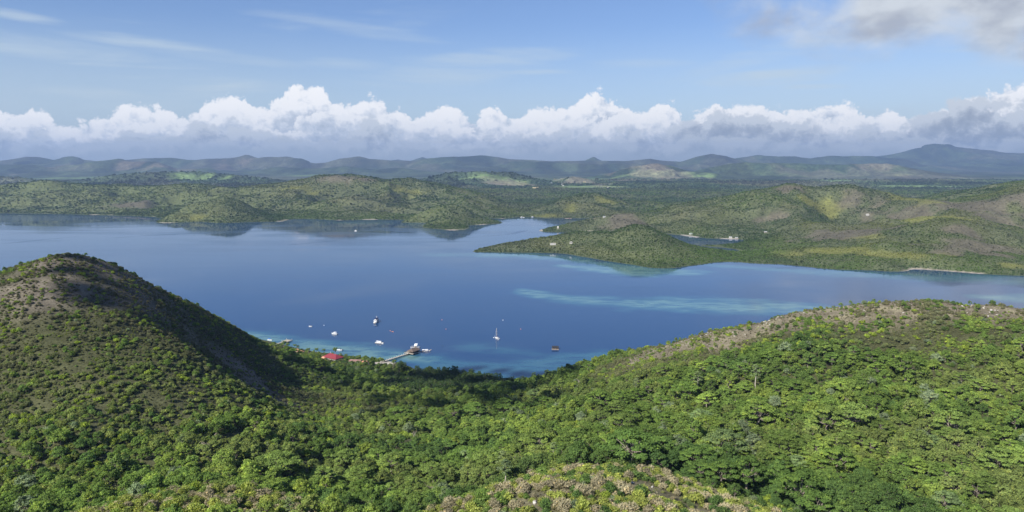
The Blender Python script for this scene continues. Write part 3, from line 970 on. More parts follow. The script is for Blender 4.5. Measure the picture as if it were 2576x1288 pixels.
m, t = new_mat('sea_water')
pos = t.node('ShaderNodeNewGeometry').outputs['Position']
reef = t.node('ShaderNodeAttribute', attribute_name='reef').outputs['Fac']
slk = t.node('ShaderNodeAttribute', attribute_name='slick').outputs['Fac']
sx = t.vmath('MULTIPLY', pos, (0.45, 1.0, 1.0))
n1 = t.noise(sx, 0.055, 6, 0.62, 0.4)
reefk = t.math('MULTIPLY', reef, t.smooth(n1, 0.32, 0.58, 0.35, 1.0))
deep = t.mix(t.noise(pos, 0.0022, 3, 0.5), (0.010, 0.036, 0.100), (0.014, 0.048, 0.122))
c1 = t.mix(t.smooth(reefk, 0.0, 0.45), deep, (0.026, 0.090, 0.145))
c2 = t.mix(t.smooth(reefk, 0.35, 0.95), c1, (0.092, 0.185, 0.190))
wind = t.noise(t.vmath('MULTIPLY', pos, (0.4, 1.5, 1.0)), 0.004, 5, 0.6, 0.6)
rough = t.math('ADD', t.lin(wind, 0.42, 0.58, 0.015, 0.115), t.math('MULTIPLY', slk, 0.09))
wv = t.noise(t.vmath('MULTIPLY', pos, (0.22, 1.0, 1.0)), 0.05, 6, 0.6, 0.4)
wv2 = t.noise(t.vmath('MULTIPLY', pos, (0.5, 1.0, 1.0)), 0.35, 3, 0.6)
hgt = t.math('ADD', t.math('MULTIPLY', wv, 1.0), t.math('MULTIPLY', wv2, 0.12))
bmp = t.node('ShaderNodeBump', ins={'Strength': 0.035, 'Distance': 1.2, 'Height': hgt})
b = t.node('ShaderNodeBsdfPrincipled', ins={'Base Color': c2, 'Roughness': rough, 'IOR': 1.33, 'Specular IOR Level': 0.5, 'Normal': bmp.outputs[0]})
t.node('ShaderNodeOutputMaterial', ins={'Surface': b})
o = link('sea', me, m)
o['kind'] = 'structure'

CLEAR = []


# ------------------------------------------------------------------ plants
def quads_mesh(name, co, lv=None, mat=None):
    """co: (n,4,3) loose quads"""
    n = len(co)
    me = bpy.data.meshes.new(name)
    me.vertices.add(n * 4)
    me.vertices.foreach_set('co', co.reshape(-1).astype(np.float32))
    me.loops.add(n * 4)
    me.loops.foreach_set('vertex_index', np.arange(n * 4, dtype=np.int32))
    me.polygons.add(n)
    me.polygons.foreach_set('loop_start', np.arange(n, dtype=np.int32) * 4)
    me.update(calc_edges=True)
    if lv is not None:
        a = me.attributes.new('lv', 'FLOAT', 'POINT')
        a.data.foreach_set('value', np.repeat(lv, 4).astype(np.float32))
    if mat:
        me.materials.append(mat)
    return me


def unit(v):
    return v / (np.linalg.norm(v, axis=-1, keepdims=True) + 1e-9)


def leaves(rng, clumps, per, size, up=0.35, thick=0.6, low=-0.35):
    """leaf sprays on the shells of ellipsoid clumps; clumps: (x, y, z, rx, rz)"""
    out, lvs = [], []
    for (cx, cy, cz, rx, rz) in clumps:
        n = max(6, int(per * rng.uniform(0.8, 1.2)))
        d = unit(rng.normal(size=(n * 2, 3)))
        d = d[d[:, 2] > low][:n]
        n = len(d)
        rad = rng.uniform(1 - thick, 1.12, size=(n, 1)) * np.where(rng.uniform(size=(n, 1)) < 0.12, rng.uniform(1.0, 1.45, size=(n, 1)), 1.0)
        p = np.array((cx, cy, cz)) + d * rad * np.array((rx, rx, rz))
        nr = unit(d * 0.9 + np.array((0, 0, up)) + rng.normal(size=(n, 3)) * 0.42)
        t = unit(np.cross(nr, rng.normal(size=(n, 3))))
        b = np.cross(nr, t)
        s = size * rng.uniform(0.6, 1.35, size=(n, 1))
        asp = rng.uniform(0.45, 0.85, size=(n, 1))
        bend = nr * s * 0.25
        q = np.stack([p - t * s - bend, p + b * s * asp, p + t * s - bend, p - b * s * asp], 1)
        out.append(q)
        base = rng.uniform(0.25, 0.75)
        lvs.append(np.clip(base + rng.normal(size=n) * 0.2, 0, 1))
    return np.concatenate(out), np.concatenate(lvs)


class Tubes:
    def __init__(s):
        s.v, s.f = [], []

    def add(s, pts, radii, sides=6):
        k0 = len(s.v)
        pts = [np.array(p, float) for p in pts]
        for i, p in enumerate(pts):
            d = pts[min(i + 1, len(pts) - 1)] - pts[max(i - 1, 0)]
            d = d / (np.linalg.norm(d) + 1e-9)
            a = np.cross(d, (0.31, 0.87, 0.11))
            a /= np.linalg.norm(a) + 1e-9
            b = np.cross(d, a)
            for j in range(sides):
                w_ = 2 * math.pi * j / sides
                s.v.append(tuple(p + (a * math.cos(w_) + b * math.sin(w_)) * radii[i]))
        for i in range(len(pts) - 1):
            for j in range(sides):
                a0, a1 = k0 + i * sides + j, k0 + i * sides + (j + 1) % sides
                s.f.append((a0, a1, a1 + sides, a0 + sides))
        s.f.append(tuple(k0 + j for j in range(sides))[::-1])
        s.f.append(tuple(k0 + (len(pts) - 1) * sides + j for j in range(sides)))

    def mesh(s, name, mat):
        me = bpy.data.meshes.new(name)
        me.from_pydata(s.v, [], s.f)
        me.polygons.foreach_set('use_smooth', np.ones(len(me.polygons), bool))
        me.materials.append(mat)
        return me


def limb(rng, p0, p1, r0, r1, n=4, wob=0.08):
    p0, p1 = np.array(p0, float), np.array(p1, float)
    L = np.linalg.norm(p1 - p0)
    pts = []
    for i in range(n + 1):
        t = i / n
        p = p0 + (p1 - p0) * t
        if 0 < i < n:
            p = p + rng.normal(size=3) * L * wob
        pts.append(p)
    return pts, [r0 + (r1 - r0) * i / n for i in range(n + 1)]


def round_tree(seed, Rr=3.2, H=6.4, ncl=24, per=100, size=0.235, base=0.32):
    rng = np.random.default_rng(seed)
    cl = []
    tb = Tubes()
    z0 = H * base
    fork = np.array((rng.normal() * 0.2, rng.normal() * 0.2, z0))
    pts, rr = limb(rng, (0, 0, -1.0), fork, 0.22 * Rr / 3, 0.16 * Rr / 3)
    tb.add(pts, rr)
    for i in range(ncl):
        a = i * 2.399 + rng.uniform(-0.5, 0.5)
        t = (i + 0.5) / ncl
        zz = z0 + (H - z0) * (0.12 + 0.80 * t)
        rad = Rr * math.sqrt(max(0.02, 1 - (1.25 * t - 0.22) ** 2 * 0.95)) * rng.uniform(0.5, 0.82)
        c = np.array((math.cos(a) * rad, math.sin(a) * rad, zz + rng.normal() * 0.2))
        rx = Rr * rng.uniform(0.17, 0.40)
        cl.append((*c, rx, rx * rng.uniform(0.45, 0.95)))
        pts, rr = limb(rng, fork, c, 0.09 * Rr / 3, 0.03, 3, 0.06)
        tb.add(pts, rr, 4)
    q, lv = leaves(rng, cl, per, size)
    return q, lv, tb


def flat_tree(seed, Rr=5.6, H=8.2, per=190, size=0.26):
    """wide tree whose foliage lies in spreading tiers"""
    rng = np.random.default_rng(seed)
    cl = []
    tb = Tubes()
    fork = np.array((rng.normal() * 0.3, rng.normal() * 0.3, H * 0.36))
    pts, rr = limb(rng, (0, 0, -1.0), fork, 0.36, 0.26)
    tb.add(pts, rr)
    for tier, (zf, rf, n) in enumerate(((0.60, 0.92, 8), (0.76, 0.78, 8), (0.90, 0.50, 5), (1.0, 0.16, 2))):
        for i in range(n):
            a = 2 * math.pi * (i + rng.uniform(-0.3, 0.3)) / n + tier * 0.6
            rad = Rr * rf * rng.uniform(0.62, 1.0)
            c = np.array((math.cos(a) * rad, math.sin(a) * rad, H * zf + rng.normal() * 0.3))
            rx = Rr * rng.uniform(0.16, 0.32)
            cl.append((*c, rx, rx * rng.uniform(0.26, 0.5)))
            pts, rr = limb(rng, fork, c - np.array((0, 0, rx * 0.25)), 0.15, 0.035, 4, 0.06)
            tb.add(pts, rr, 4)
    q, lv = leaves(rng, cl, per, size, up=0.9, low=-0.2)
    return q, lv, tb


def tall_tree(seed, Rr=2.6, H=10.0):
    """slender tree: a long bare pale trunk under a small tiered head"""
    rng = np.random.default_rng(seed)
    cl = []
    tb = Tubes()
    top = np.array((rng.normal() * 0.3, rng.normal() * 0.3, H * 0.97))
    pts, rr = limb(rng, (0, 0, -1.0), top, 0.26, 0.07, 6, 0.01)
    tb.add(pts, rr, 7)
    for i in range(15):
        t = i / 14
        a = i * 2.399
        zz = H * (0.56 + 0.44 * t)
        rad = Rr * (1 - 0.75 * t) * rng.uniform(0.55, 1.0)
        c = np.array((math.cos(a) * rad, math.sin(a) * rad, zz))
        rx = Rr * rng.uniform(0.24, 0.36)
        cl.append((*c, rx, rx * 0.45))
        pts, rr = limb(rng, (0, 0, zz - 0.5), c, 0.07, 0.025, 2, 0.03)
        tb.add(pts, rr, 4)
    q, lv = leaves(rng, cl, 70, 0.27, up=0.7, low=-0.3)
    return q, lv, tb


def dark_tree(seed, Rr=3.4, H=9.5):
    """tall loose beach tree with an upright ragged crown"""
    rng = np.random.default_rng(seed)
    cl = []
    tb = Tubes()
    pts, rr = limb(rng, (0, 0, -1.0), (rng.normal() * 0.4, rng.normal() * 0.4, H * 0.9), 0.24, 0.06, 5, 0.02)
    tb.add(pts, rr, 6)
    for i in range(17):
        t = i / 16
        a = i * 2.399 + rng.uniform(-0.4, 0.4)
        zz = H * (0.34 + 0.64 * t)
        rad = Rr * math.sqrt(max(0.05, 1 - (1.35 * t - 0.45) ** 2)) * rng.uniform(0.3, 0.9)
        rx = Rr * rng.uniform(0.24, 0.40)
        c = np.array((math.cos(a) * rad, math.sin(a) * rad, zz))
        cl.append((*c, rx, rx * 0.8))
        pts, rr = limb(rng, (0, 0, zz - 0.8), c, 0.07, 0.02, 2, 0.03)
        tb.add(pts, rr, 4)
    q, lv = leaves(rng, cl, 80, 0.28, up=0.2)
    return q, lv, tb


def bare_tree(seed, H=6.5):
    """leafless grey tree"""
    rng = np.random.default_rng(seed)
    tb = Tubes()
    tips = []

    def grow(p, d, L, r, lvl):
        e = p + d * L
        pts, rr = limb(rng, p, e, r, r * 0.6, 3, 0.05)
        tb.add(pts, rr, 5 if lvl < 2 else 3)
        if lvl == 3:
            tips.append(e)
            return
        for _ in range(4 if lvl < 2 else 3):
            nd = unit(d * 0.7 + rng.normal(size=3) * 0.55 + np.array((0, 0, 0.25)))
            grow(e - d * L * rng.uniform(0, 0.25), nd, L * rng.uniform(0.6, 0.8), r * 0.52, lvl + 1)
    grow(np.array((0, 0, -0.8)), np.array((rng.normal() * 0.1, rng.normal() * 0.1, 1.0)), H * 0.42, 0.24, 0)
    cl = [(*t, 0.55, 0.45) for t in tips[::3]]
    q, lv = leaves(rng, cl, 9, 0.16)
    return q, lv, tb


def bush(seed, Rr=1.25, per=56, ncl=9, size=0.165):
    rng = np.random.default_rng(seed)
    cl = []
    for i in range(ncl):
        a = i * 2.399
        rad = Rr * rng.uniform(0.15, 0.72) * (0 if i == 0 else 1)
        zz = Rr * (0.75 - 0.35 * rad / Rr) * rng.uniform(0.75, 1.2)
        rx = Rr * rng.uniform(0.25, 0.5)
        cl.append((math.cos(a) * rad, math.sin(a) * rad, zz, rx, rx * 0.85))
    q, lv = leaves(rng, cl, per, size, up=0.3, low=-0.75)
    return q, lv, None


def wispy_bush(seed, Rr=1.2):
    """dry shrub of thin upright stems and few leaves"""
    rng = np.random.default_rng(seed)
    n = 230
    a = rng.uniform(0, 2 * math.pi, n)
    sp = rng.uniform(0.05, 1.0, n) ** 0.7
    h = Rr * rng.uniform(0.5, 1.6, n) * (1.15 - 0.5 * sp)
    tipx, tipy = np.cos(a) * sp * Rr, np.sin(a) * sp * Rr
    p0 = np.stack([tipx * 0.25, tipy * 0.25, np.zeros(n)], 1)
    p1 = np.stack([tipx, tipy, h], 1)
    mid = (p0 + p1) / 2 + np.stack([np.zeros(n), np.zeros(n), h * 0.18], 1)
    sd = unit(np.cross(p1 - p0, rng.normal(size=(n, 3)))) * 0.07
    q1 = np.stack([mid - sd, mid + sd, p1 + sd * 0.3, p1 - sd * 0.3], 1)
    q2 = np.stack([p0 - sd * 0.6, p0 + sd * 0.6, mid + sd, mid - sd], 1)
    q3, lv3 = leaves(rng, [(0, 0, Rr * 0.75, Rr * 0.75, Rr * 0.6)], 130, 0.17, up=0.2)
    lv = np.concatenate([rng.uniform(0.3, 0.9, n), rng.uniform(0.1, 0.6, n), lv3])
    return np.concatenate([q1, q2, q3]), lv, None


def palm_parts(seed, H=8.0):
    rng = np.random.default_rng(seed)
    tb = Tubes()
    lean = rng.normal(size=2) * 0.9
    pts = [np.array((lean[0] * t * t, lean[1] * t * t, -1 + (H + 1) * t)) for t in np.linspace(0, 1, 7)]
    tb.add(pts, [0.20 - 0.07 * i / 6 for i in range(7)], 7)
    top = pts[-1]
    qs, lvs = [], []
    for i in range(20):
        a = 2 * math.pi * i / 20 + rng.uniform(-0.15, 0.15)
        e0 = rng.uniform(-0.1, 1.15)
        L = rng.uniform(2.6, 3.4)
        hd = np.array((math.cos(a), math.sin(a), 0))
        side = np.array((-math.sin(a), math.cos(a), 0))
        prev, el_ = top.copy(), e0
        st = 7
        for k in range(st):
            nx = prev + (hd * math.cos(el_) + np.array((0, 0, 1)) * math.sin(el_)) * L / st
            wdt = 0.62 * math.sin(math.pi * (k + 0.8) / (st + 0.8)) ** 0.7
            drop = np.array((0, 0, -0.55 * wdt))
            qs.append(np.stack([prev, nx, nx + side * wdt + drop, prev + side * wdt + drop]))
            qs.append(np.stack([nx, prev, prev - side * wdt + drop, nx - side * wdt + drop]))
            lvs += [rng.uniform(0.3, 0.8)] * 2
            prev = nx
            el_ -= rng.uniform(0.22, 0.34)
    return np.array(qs), np.array(lvs), tb




# ------------------------------------------------------------------ boats, piers and buildings
def dp(U, V):
    """pixel of the full 4096 picture -> 2576 picture"""
    return U * 0.628906, V * 0.628906


class MB:
    """collects simple solids into one mesh"""
    def __init__(s):
        s.v, s.f = [], []

    def raw(s, vs, fs):
        k = len(s.v)
        s.v += [tuple(map(float, p)) for p in vs]
        s.f += [tuple(i + k for i in f) for f in fs]
        return s

    def box(s, x0, x1, y0, y1, z0, z1, tx=0.0, ty=0.0, rz=0.0, at=(0, 0)):
        """box, its top drawn in by tx and ty"""
        vs = [(x0, y0, z0), (x1, y0, z0), (x1, y1, z0), (x0, y1, z0), (x0 + tx, y0 + ty, z1), (x1 - tx, y0 + ty, z1), (x1 - tx, y1 - ty, z1), (x0 + tx, y1 - ty, z1)]
        if rz or at != (0, 0):
            c, n = math.cos(rz), math.sin(rz)
            vs = [(at[0] + x * c - y * n, at[1] + x * n + y * c, z) for x, y, z in vs]
        return s.raw(vs, [(3, 2, 1, 0), (4, 5, 6, 7), (0, 1, 5, 4), (1, 2, 6, 5), (2, 3, 7, 6), (3, 0, 4, 7)])

    def tube(s, p0, p1, r0, r1=None, n=7):
        tb = Tubes()
        tb.add([p0, p1], [r0, r0 if r1 is None else r1], n)
        return s.raw(tb.v, tb.f)

    def path(s, pts, r, n=6):
        tb = Tubes()
        tb.add(pts, r if isinstance(r, list) else [r] * len(pts), n)
        return s.raw(tb.v, tb.f)

    def ball(s, c, r, rz=None, n=10, m=6):
        rz = rz or r
        vs, fs = [], []
        for j in range(m + 1):
            a = math.pi * j / m - math.pi / 2
            for i in range(n):
                b = 2 * math.pi * i / n
                vs.append((c[0] + r * math.cos(a) * math.cos(b), c[1] + r * math.cos(a) * math.sin(b), c[2] + rz * math.sin(a)))
        for j in range(m):
            for i in range(n):
                fs.append((j * n + i, j * n + (i + 1) % n, (j + 1) * n + (i + 1) % n, (j + 1) * n + i))
        return s.raw(vs, fs)

    def loft(s, secs, cap=True):
        n = len(secs[0])
        vs = [p for q in secs for p in q]
        fs = []
        for i in range(len(secs) - 1):
            for j in range(n - 1):
                fs.append((i * n + j, i * n + j + 1, (i + 1) * n + j + 1, (i + 1) * n + j))
        if cap:
            fs.append(tuple(range(n))[::-1])
            fs.append(tuple((len(secs) - 1) * n + j for j in range(n)))
        return s.raw(vs, fs)

    def hip(s, x0, x1, y0, y1, z0, z1, rx, ov=0.0, th=0.25):
        """hipped roof; rx = how far the ridge ends stand in from x0 and x1 (0 gives gables)"""
        x0, x1, y0, y1 = x0 - ov, x1 + ov, y0 - ov, y1 + ov
        ym = (y0 + y1) / 2
        vs = [(x0, y0, z0), (x1, y0, z0), (x1, y1, z0), (x0, y1, z0), (x0, y0, z0 + th), (x1, y0, z0 + th), (x1, y1, z0 + th), (x0, y1, z0 + th), (x0 + rx, ym, z1), (x1 - rx, ym, z1)]
        return s.raw(vs, [(3, 2, 1, 0), (0, 1, 5, 4), (1, 2, 6, 5), (2, 3, 7, 6), (3, 0, 4, 7), (4, 5, 9, 8), (6, 7, 8, 9), (5, 6, 9), (7, 4, 8)])

    def build(s, name, mat, parent=None, smooth=False):
        me = bpy.data.meshes.new(name)
        me.from_pydata(s.v, [], s.f)
        if smooth:
            me.polygons.foreach_set('use_smooth', np.ones(len(me.polygons), bool))
        return link(name, me, mat, parent)


def each(name, mat, parent, *mbs):
    for mb in mbs:
        mb.build(name, mat, parent)


def thing(name, label, cat, loc, rz=0.0, group=None):
    o = bpy.data.objects.new(name, None)
    o.empty_display_size = 1.0
    COL.objects.link(o)
    o.location = tuple(map(float, loc))
    o.rotation_euler = (0, 0, rz)
    o['label'], o['category'] = label, cat
    if group:
        o['group'] = group
    return o


def tag(o, label, cat, group=None):
    o['label'], o['category'] = label, cat
    if group:
        o['group'] = group
    return o


W = mat_plain('white_gelcoat', (0.80, 0.80, 0.78), 0.35, 0, 0.05)
W2 = mat_plain('white_canvas', (0.74, 0.76, 0.78), 0.8, 0, 0.06)
GLASS = mat_plain('dark_glass', (0.03, 0.04, 0.05), 0.12, 0, 0.1)
NAVY = mat_plain('navy_canvas', (0.020, 0.030, 0.085), 0.8, 0, 0.15)
BLUE = mat_plain('bright_blue_tarp', (0.03, 0.12, 0.45), 0.75, 0, 0.1)
TAN = mat_plain('tan_spar', (0.52, 0.42, 0.30), 0.5, 0, 0.08)
WOOD = mat_plain('grey_timber', (0.30, 0.27, 0.22), 0.85, 0, 0.25, 2.0)
DARKWOOD = mat_plain('dark_timber', (0.075, 0.060, 0.050), 0.85, 0, 0.25, 2.0)
THATCH = mat_plain('brown_thatch', (0.105, 0.080, 0.066), 0.95, 0, 0.3, 1.5)
BLACK = mat_plain('black_paint', (0.022, 0.022, 0.026), 0.6, 0, 0.2)
ORANGE = mat_plain('orange_plastic', (0.66, 0.24, 0.12), 0.5, 0, 0.08)
MAROON = mat_plain('maroon_paint', (0.20, 0.05, 0.06), 0.5, 0, 0.15)
STEEL = mat_plain('galvanised_metal', (0.42, 0.43, 0.44), 0.4, 0.6, 0.1)
CONC = mat_plain('pale_concrete', (0.31, 0.29, 0.25), 0.9, 0, 0.18, 0.6)
PLASTER = mat_plain('white_plaster', (0.50, 0.49, 0.46), 0.85, 0, 0.08)
VILLA = mat_plain('weathered_plaster', (0.44, 0.43, 0.40), 0.85, 0, 0.12)
CREAM = mat_plain('cream_plaster', (0.56, 0.47, 0.28), 0.85, 0, 0.08)
PEACH = mat_plain('peach_roof', (0.52, 0.25, 0.16), 0.7, 0, 0.12, 1.0)
BROWNROOF = mat_plain('brown_roof', (0.22, 0.13, 0.11), 0.7, 0, 0.15, 1.0)
GREENROOF = mat_plain('pale_green_roof', (0.42, 0.58, 0.44), 0.6, 0, 0.1)
GREYROOF = mat_plain('grey_metal_roof', (0.44, 0.46, 0.48), 0.5, 0, 0.12)

m_, t_ = new_mat('red_sheet_roof')
tc_ = t_.node('ShaderNodeTexCoord').outputs['Object']
sx_ = t_.node('ShaderNodeSeparateXYZ', ins={0: tc_}).outputs
rib = t_.math('ABSOLUTE', t_.math('SINE', t_.math('MULTIPLY', sx_[0], 3.1)))
nn_ = t_.noise(tc_, 0.35, 5, 0.6)
cc_ = t_.mix(nn_, (0.165, 0.020, 0.030), (0.225, 0.038, 0.044))
bb_ = t_.node('ShaderNodeBump', ins={'Strength': 0.4, 'Distance': 0.1, 'Height': rib})
pb_ = t_.node('ShaderNodeBsdfPrincipled', ins={'Base Color': cc_, 'Roughness': 0.5, 'Normal': bb_.outputs[0]})
t_.node('ShaderNodeOutputMaterial', ins={'Surface': pb_})
REDROOF = m_


def hull_secs(L, B, fb, sheer, draft=0.5, fine=2.2, stern=0.8, n=11):
    secs = []
    for i in range(n):
        t = i / (n - 1)
        x = -L / 2 + L * t
        b = B / 2 * (1 - t ** fine) ** 0.9 * (stern + (1 - stern) * min(1, t * 3.3))
        b = max(b, 0.02)
        zg = fb + sheer * t * t
        rake = 0.10 * L * 0.35 * t ** 3
        dk = draft * (1 - 0.75 * t ** 3)
        secs.append([(x + rake, -b, zg), (x, -b * 0.86, 0.08), (x - rake * 0.3, -b * 0.35, -dk), (x - rake * 0.3, b * 0.35, -dk), (x, b * 0.86, 0.08), (x + rake, b, zg)])
    return secs


def hull(L, B, fb, sheer, **k):
    return MB().loft(hull_secs(L, B, fb, sheer, **k))


def deck_of(L, B, fb, sheer, drop=0.12, inset=0.88, **k):
    sec = hull_secs(L, B, fb, sheer, **k)
    mb = MB()
    vs, fs = [], []
    for q in sec:
        a, b = q[0], q[-1]
        vs += [(a[0], a[1] * inset, a[2] - drop + 0.14), (b[0], b[1] * inset, b[2] - drop + 0.14)]
    for i in range(len(sec) - 1):
        fs.append((2 * i, 2 * i + 2, 2 * i + 3, 2 * i + 1))
    return mb.raw(vs, fs)


def aim(U0, V0, U1, V1, z=0.0):
    """centre and heading of something lying between two picture points at height z (second point is the front)"""
    a, b = G(*dp(U0, V0), z), G(*dp(U1, V1), z)
    return (a + b) / 2, math.atan2(b[1] - a[1], b[0] - a[0]), float(np.hypot(*(b - a)[:2]))


# sailing yacht
c, rz, _ = aim(1998, 1358, 1978, 1351)
t = thing('sailboat', 'white sailing yacht with a tall bare mast at anchor in the bay', 'sailboat', (c[0], c[1], 0), rz)
L_, B_ = 11.2, 3.5
hull(L_, B_, 1.05, 0.45, stern=0.7).build('hull', W, t, True)
deck_of(L_, B_, 1.05, 0.45, stern=0.7).build('deck', W2, t)
MB().box(-1.6, 2.6, -1.0, 1.0, 1.05, 1.75, 0.5, 0.25).build('cabin', W, t)
MB().box(-1.4, 1.9, -1.02, 1.02, 1.28, 1.52, 0.1, 0.08).build('cabin_window', GLASS, t)
MB().box(-4.6, -2.0, -1.0, 1.0, 1.08, 1.22, 0.1, 0.1).build('cockpit', GLASS, t)
mst = MB().tube((0.9, 0, 1.2), (0.9, 0, 15.4), 0.24, 0.18, 8).build('mast', TAN, t)
each('spreader', W, mst, MB().tube((0.9, -1.1, 10.2), (0.9, 1.1, 10.2), 0.07), MB().tube((0.9, -0.9, 6.2), (0.9, 0.9, 6.2), 0.07))
MB().tube((0.9, 0, 2.5), (-3.6, 0, 2.6), 0.10).build('boom', TAN, t)
MB().tube((0.8, 0, 2.78), (-3.5, 0, 2.82), 0.24, 0.14).build('furled_sail', NAVY, t)
MB().tube((5.3, 0, 1.5), (0.9, 0, 15.2), 0.07).build('furled_headsail', W2, t)
each('rigging', STEEL, t, MB().tube((-5.2, 0, 1.1), (0.9, 0, 15.3), 0.03), MB().tube((0.6, 1.6, 1.1), (0.9, 1.1, 10.2), 0.03), MB().tube((0.6, -1.6, 1.1), (0.9, -1.1, 10.2), 0.03))
MB().path([(-2.2, -1.1, 1.2), (-2.0, -1.0, 2.2), (-2.0, 1.0, 2.2), (-2.2, 1.1, 1.2)], 0.05).box(-3.1, -1.9, -1.0, 1.0, 2.2, 2.3).build('spray_hood', W2, t)
MB().path([(-5.3, -1.1, 1.1), (-5.3, -1.1, 1.8), (-5.3, 1.1, 1.8), (-5.3, 1.1, 1.1)], 0.05).build('rail', STEEL, t)

# motor yacht seen from astern
c = G(*dp(1500, 1292))
t = thing('motor_yacht', 'white two-deck motor yacht with navy blue canopies seen from astern', 'yacht', (c[0] + 1.5, c[1] + 8, 0), R(80))
L_, B_ = 18.0, 5.6
hull(L_, B_, 1.7, 1.0, draft=0.8, stern=0.95).build('hull', W, t, True)
deck_of(L_, B_, 1.7, 1.0, stern=0.95).build('deck', W2, t)
MB().box(-10.0, -8.6, -2.2, 2.2, 0.25, 0.45).build('swim_platform', WOOD, t)
MB().box(-6.6, 4.4, -2.1, 2.1, 1.75, 3.9, 0.6, 0.2).build('main_cabin', W, t)
MB().box(-6.63, 3.9, -2.13, 2.13, 2.6, 3.4, 0.45, 0.05).build('cabin_window', GLASS, t)
MB().box(-8.4, 3.0, -2.5, 2.5, 3.92, 4.1).build('upper_deck', W, t)
MB().box(-8.2, -6.6, -2.3, 2.3, 4.12, 4.3).build('aft_awning', W2, t)
MB().box(-2.6, 2.2, -1.7, 1.7, 4.12, 6.0, 0.6, 0.2).build('wheelhouse', W, t)
MB().box(-2.63, 1.9, -1.73, 1.73, 4.9, 5.6, 0.4, 0.05).build('wheelhouse_window', GLASS, t)
MB().box(-6.2, 3.0, -2.3, 2.3, 6.15, 6.5, 0.3, 0.3).build('canopy', NAVY, t)
for px_, py_ in ((-6, -2.1), (-6, 2.1), (-2.5, -2.1), (-2.5, 2.1)):
    MB().tube((px_, py_, 4.0), (px_, py_, 6.2), 0.06).build('canopy_post', STEEL, t)
MB().box(4.8, 8.4, -1.4, 1.4, 2.3, 3.0, 0.6, 0.3).build('foredeck_cover', NAVY, t)
mm = MB().tube((-0.6, 0, 6.4), (-1.2, 0, 10.2), 0.16, 0.08).tube((-1.1, -1.2, 8.6), (-1.1, 1.2, 8.6), 0.07).build('mast', W, t)
MB().ball((-0.8, 0, 7.6), 0.55, 0.3).build('radar', W, mm, True)

# cabin cruiser
c, rz, _ = aim(1350, 1340, 1327, 1334)
rz = R(160)
t = thing('cabin_cruiser', 'small white cabin cruiser with a raised bow and hardtop at its mooring', 'boat', (c[0], c[1], 0), rz)
hull(9.6, 3.3, 1.15, 0.75, stern=0.92).build('hull', W, t, True)
deck_of(9.6, 3.3, 1.15, 0.75, stern=0.92).build('deck', W2, t)
MB().box(-1.2, 2.9, -1.25, 1.25, 1.25, 2.5, 0.9, 0.25).build('cabin', W, t)
MB().box(-1.0, 2.6, -1.27, 1.27, 1.75, 2.2, 0.75, 0.1).build('cabin_window', GLASS, t)
MB().box(-3.4, 0.9, -1.35, 1.35, 3.15, 3.35, 0.1, 0.1).build('hardtop', W, t)
each('hardtop_post', STEEL, t, MB().tube((-3.2, -1.2, 1.2), (-3.2, -1.2, 3.2), 0.06), MB().tube((-3.2, 1.2, 1.2), (-3.2, 1.2, 3.2), 0.06), MB().tube((0.2, -1.1, 2.4), (0.2, -1.1, 3.2), 0.06), MB().tube((0.2, 1.1, 2.4), (0.2, 1.1, 3.2), 0.06))
MB().path([(1.5, -1.2, 1.7), (3.6, -0.7, 2.4), (4.9, 0, 2.7), (3.6, 0.7, 2.4), (1.5, 1.2, 1.7)], 0.05).build('bow_rail', STEEL, t)
MB().box(-5.1, -4.7, -0.5, 0.5, 0.3, 1.5, 0.05, 0.1).build('outboard_motor', BLACK, t)


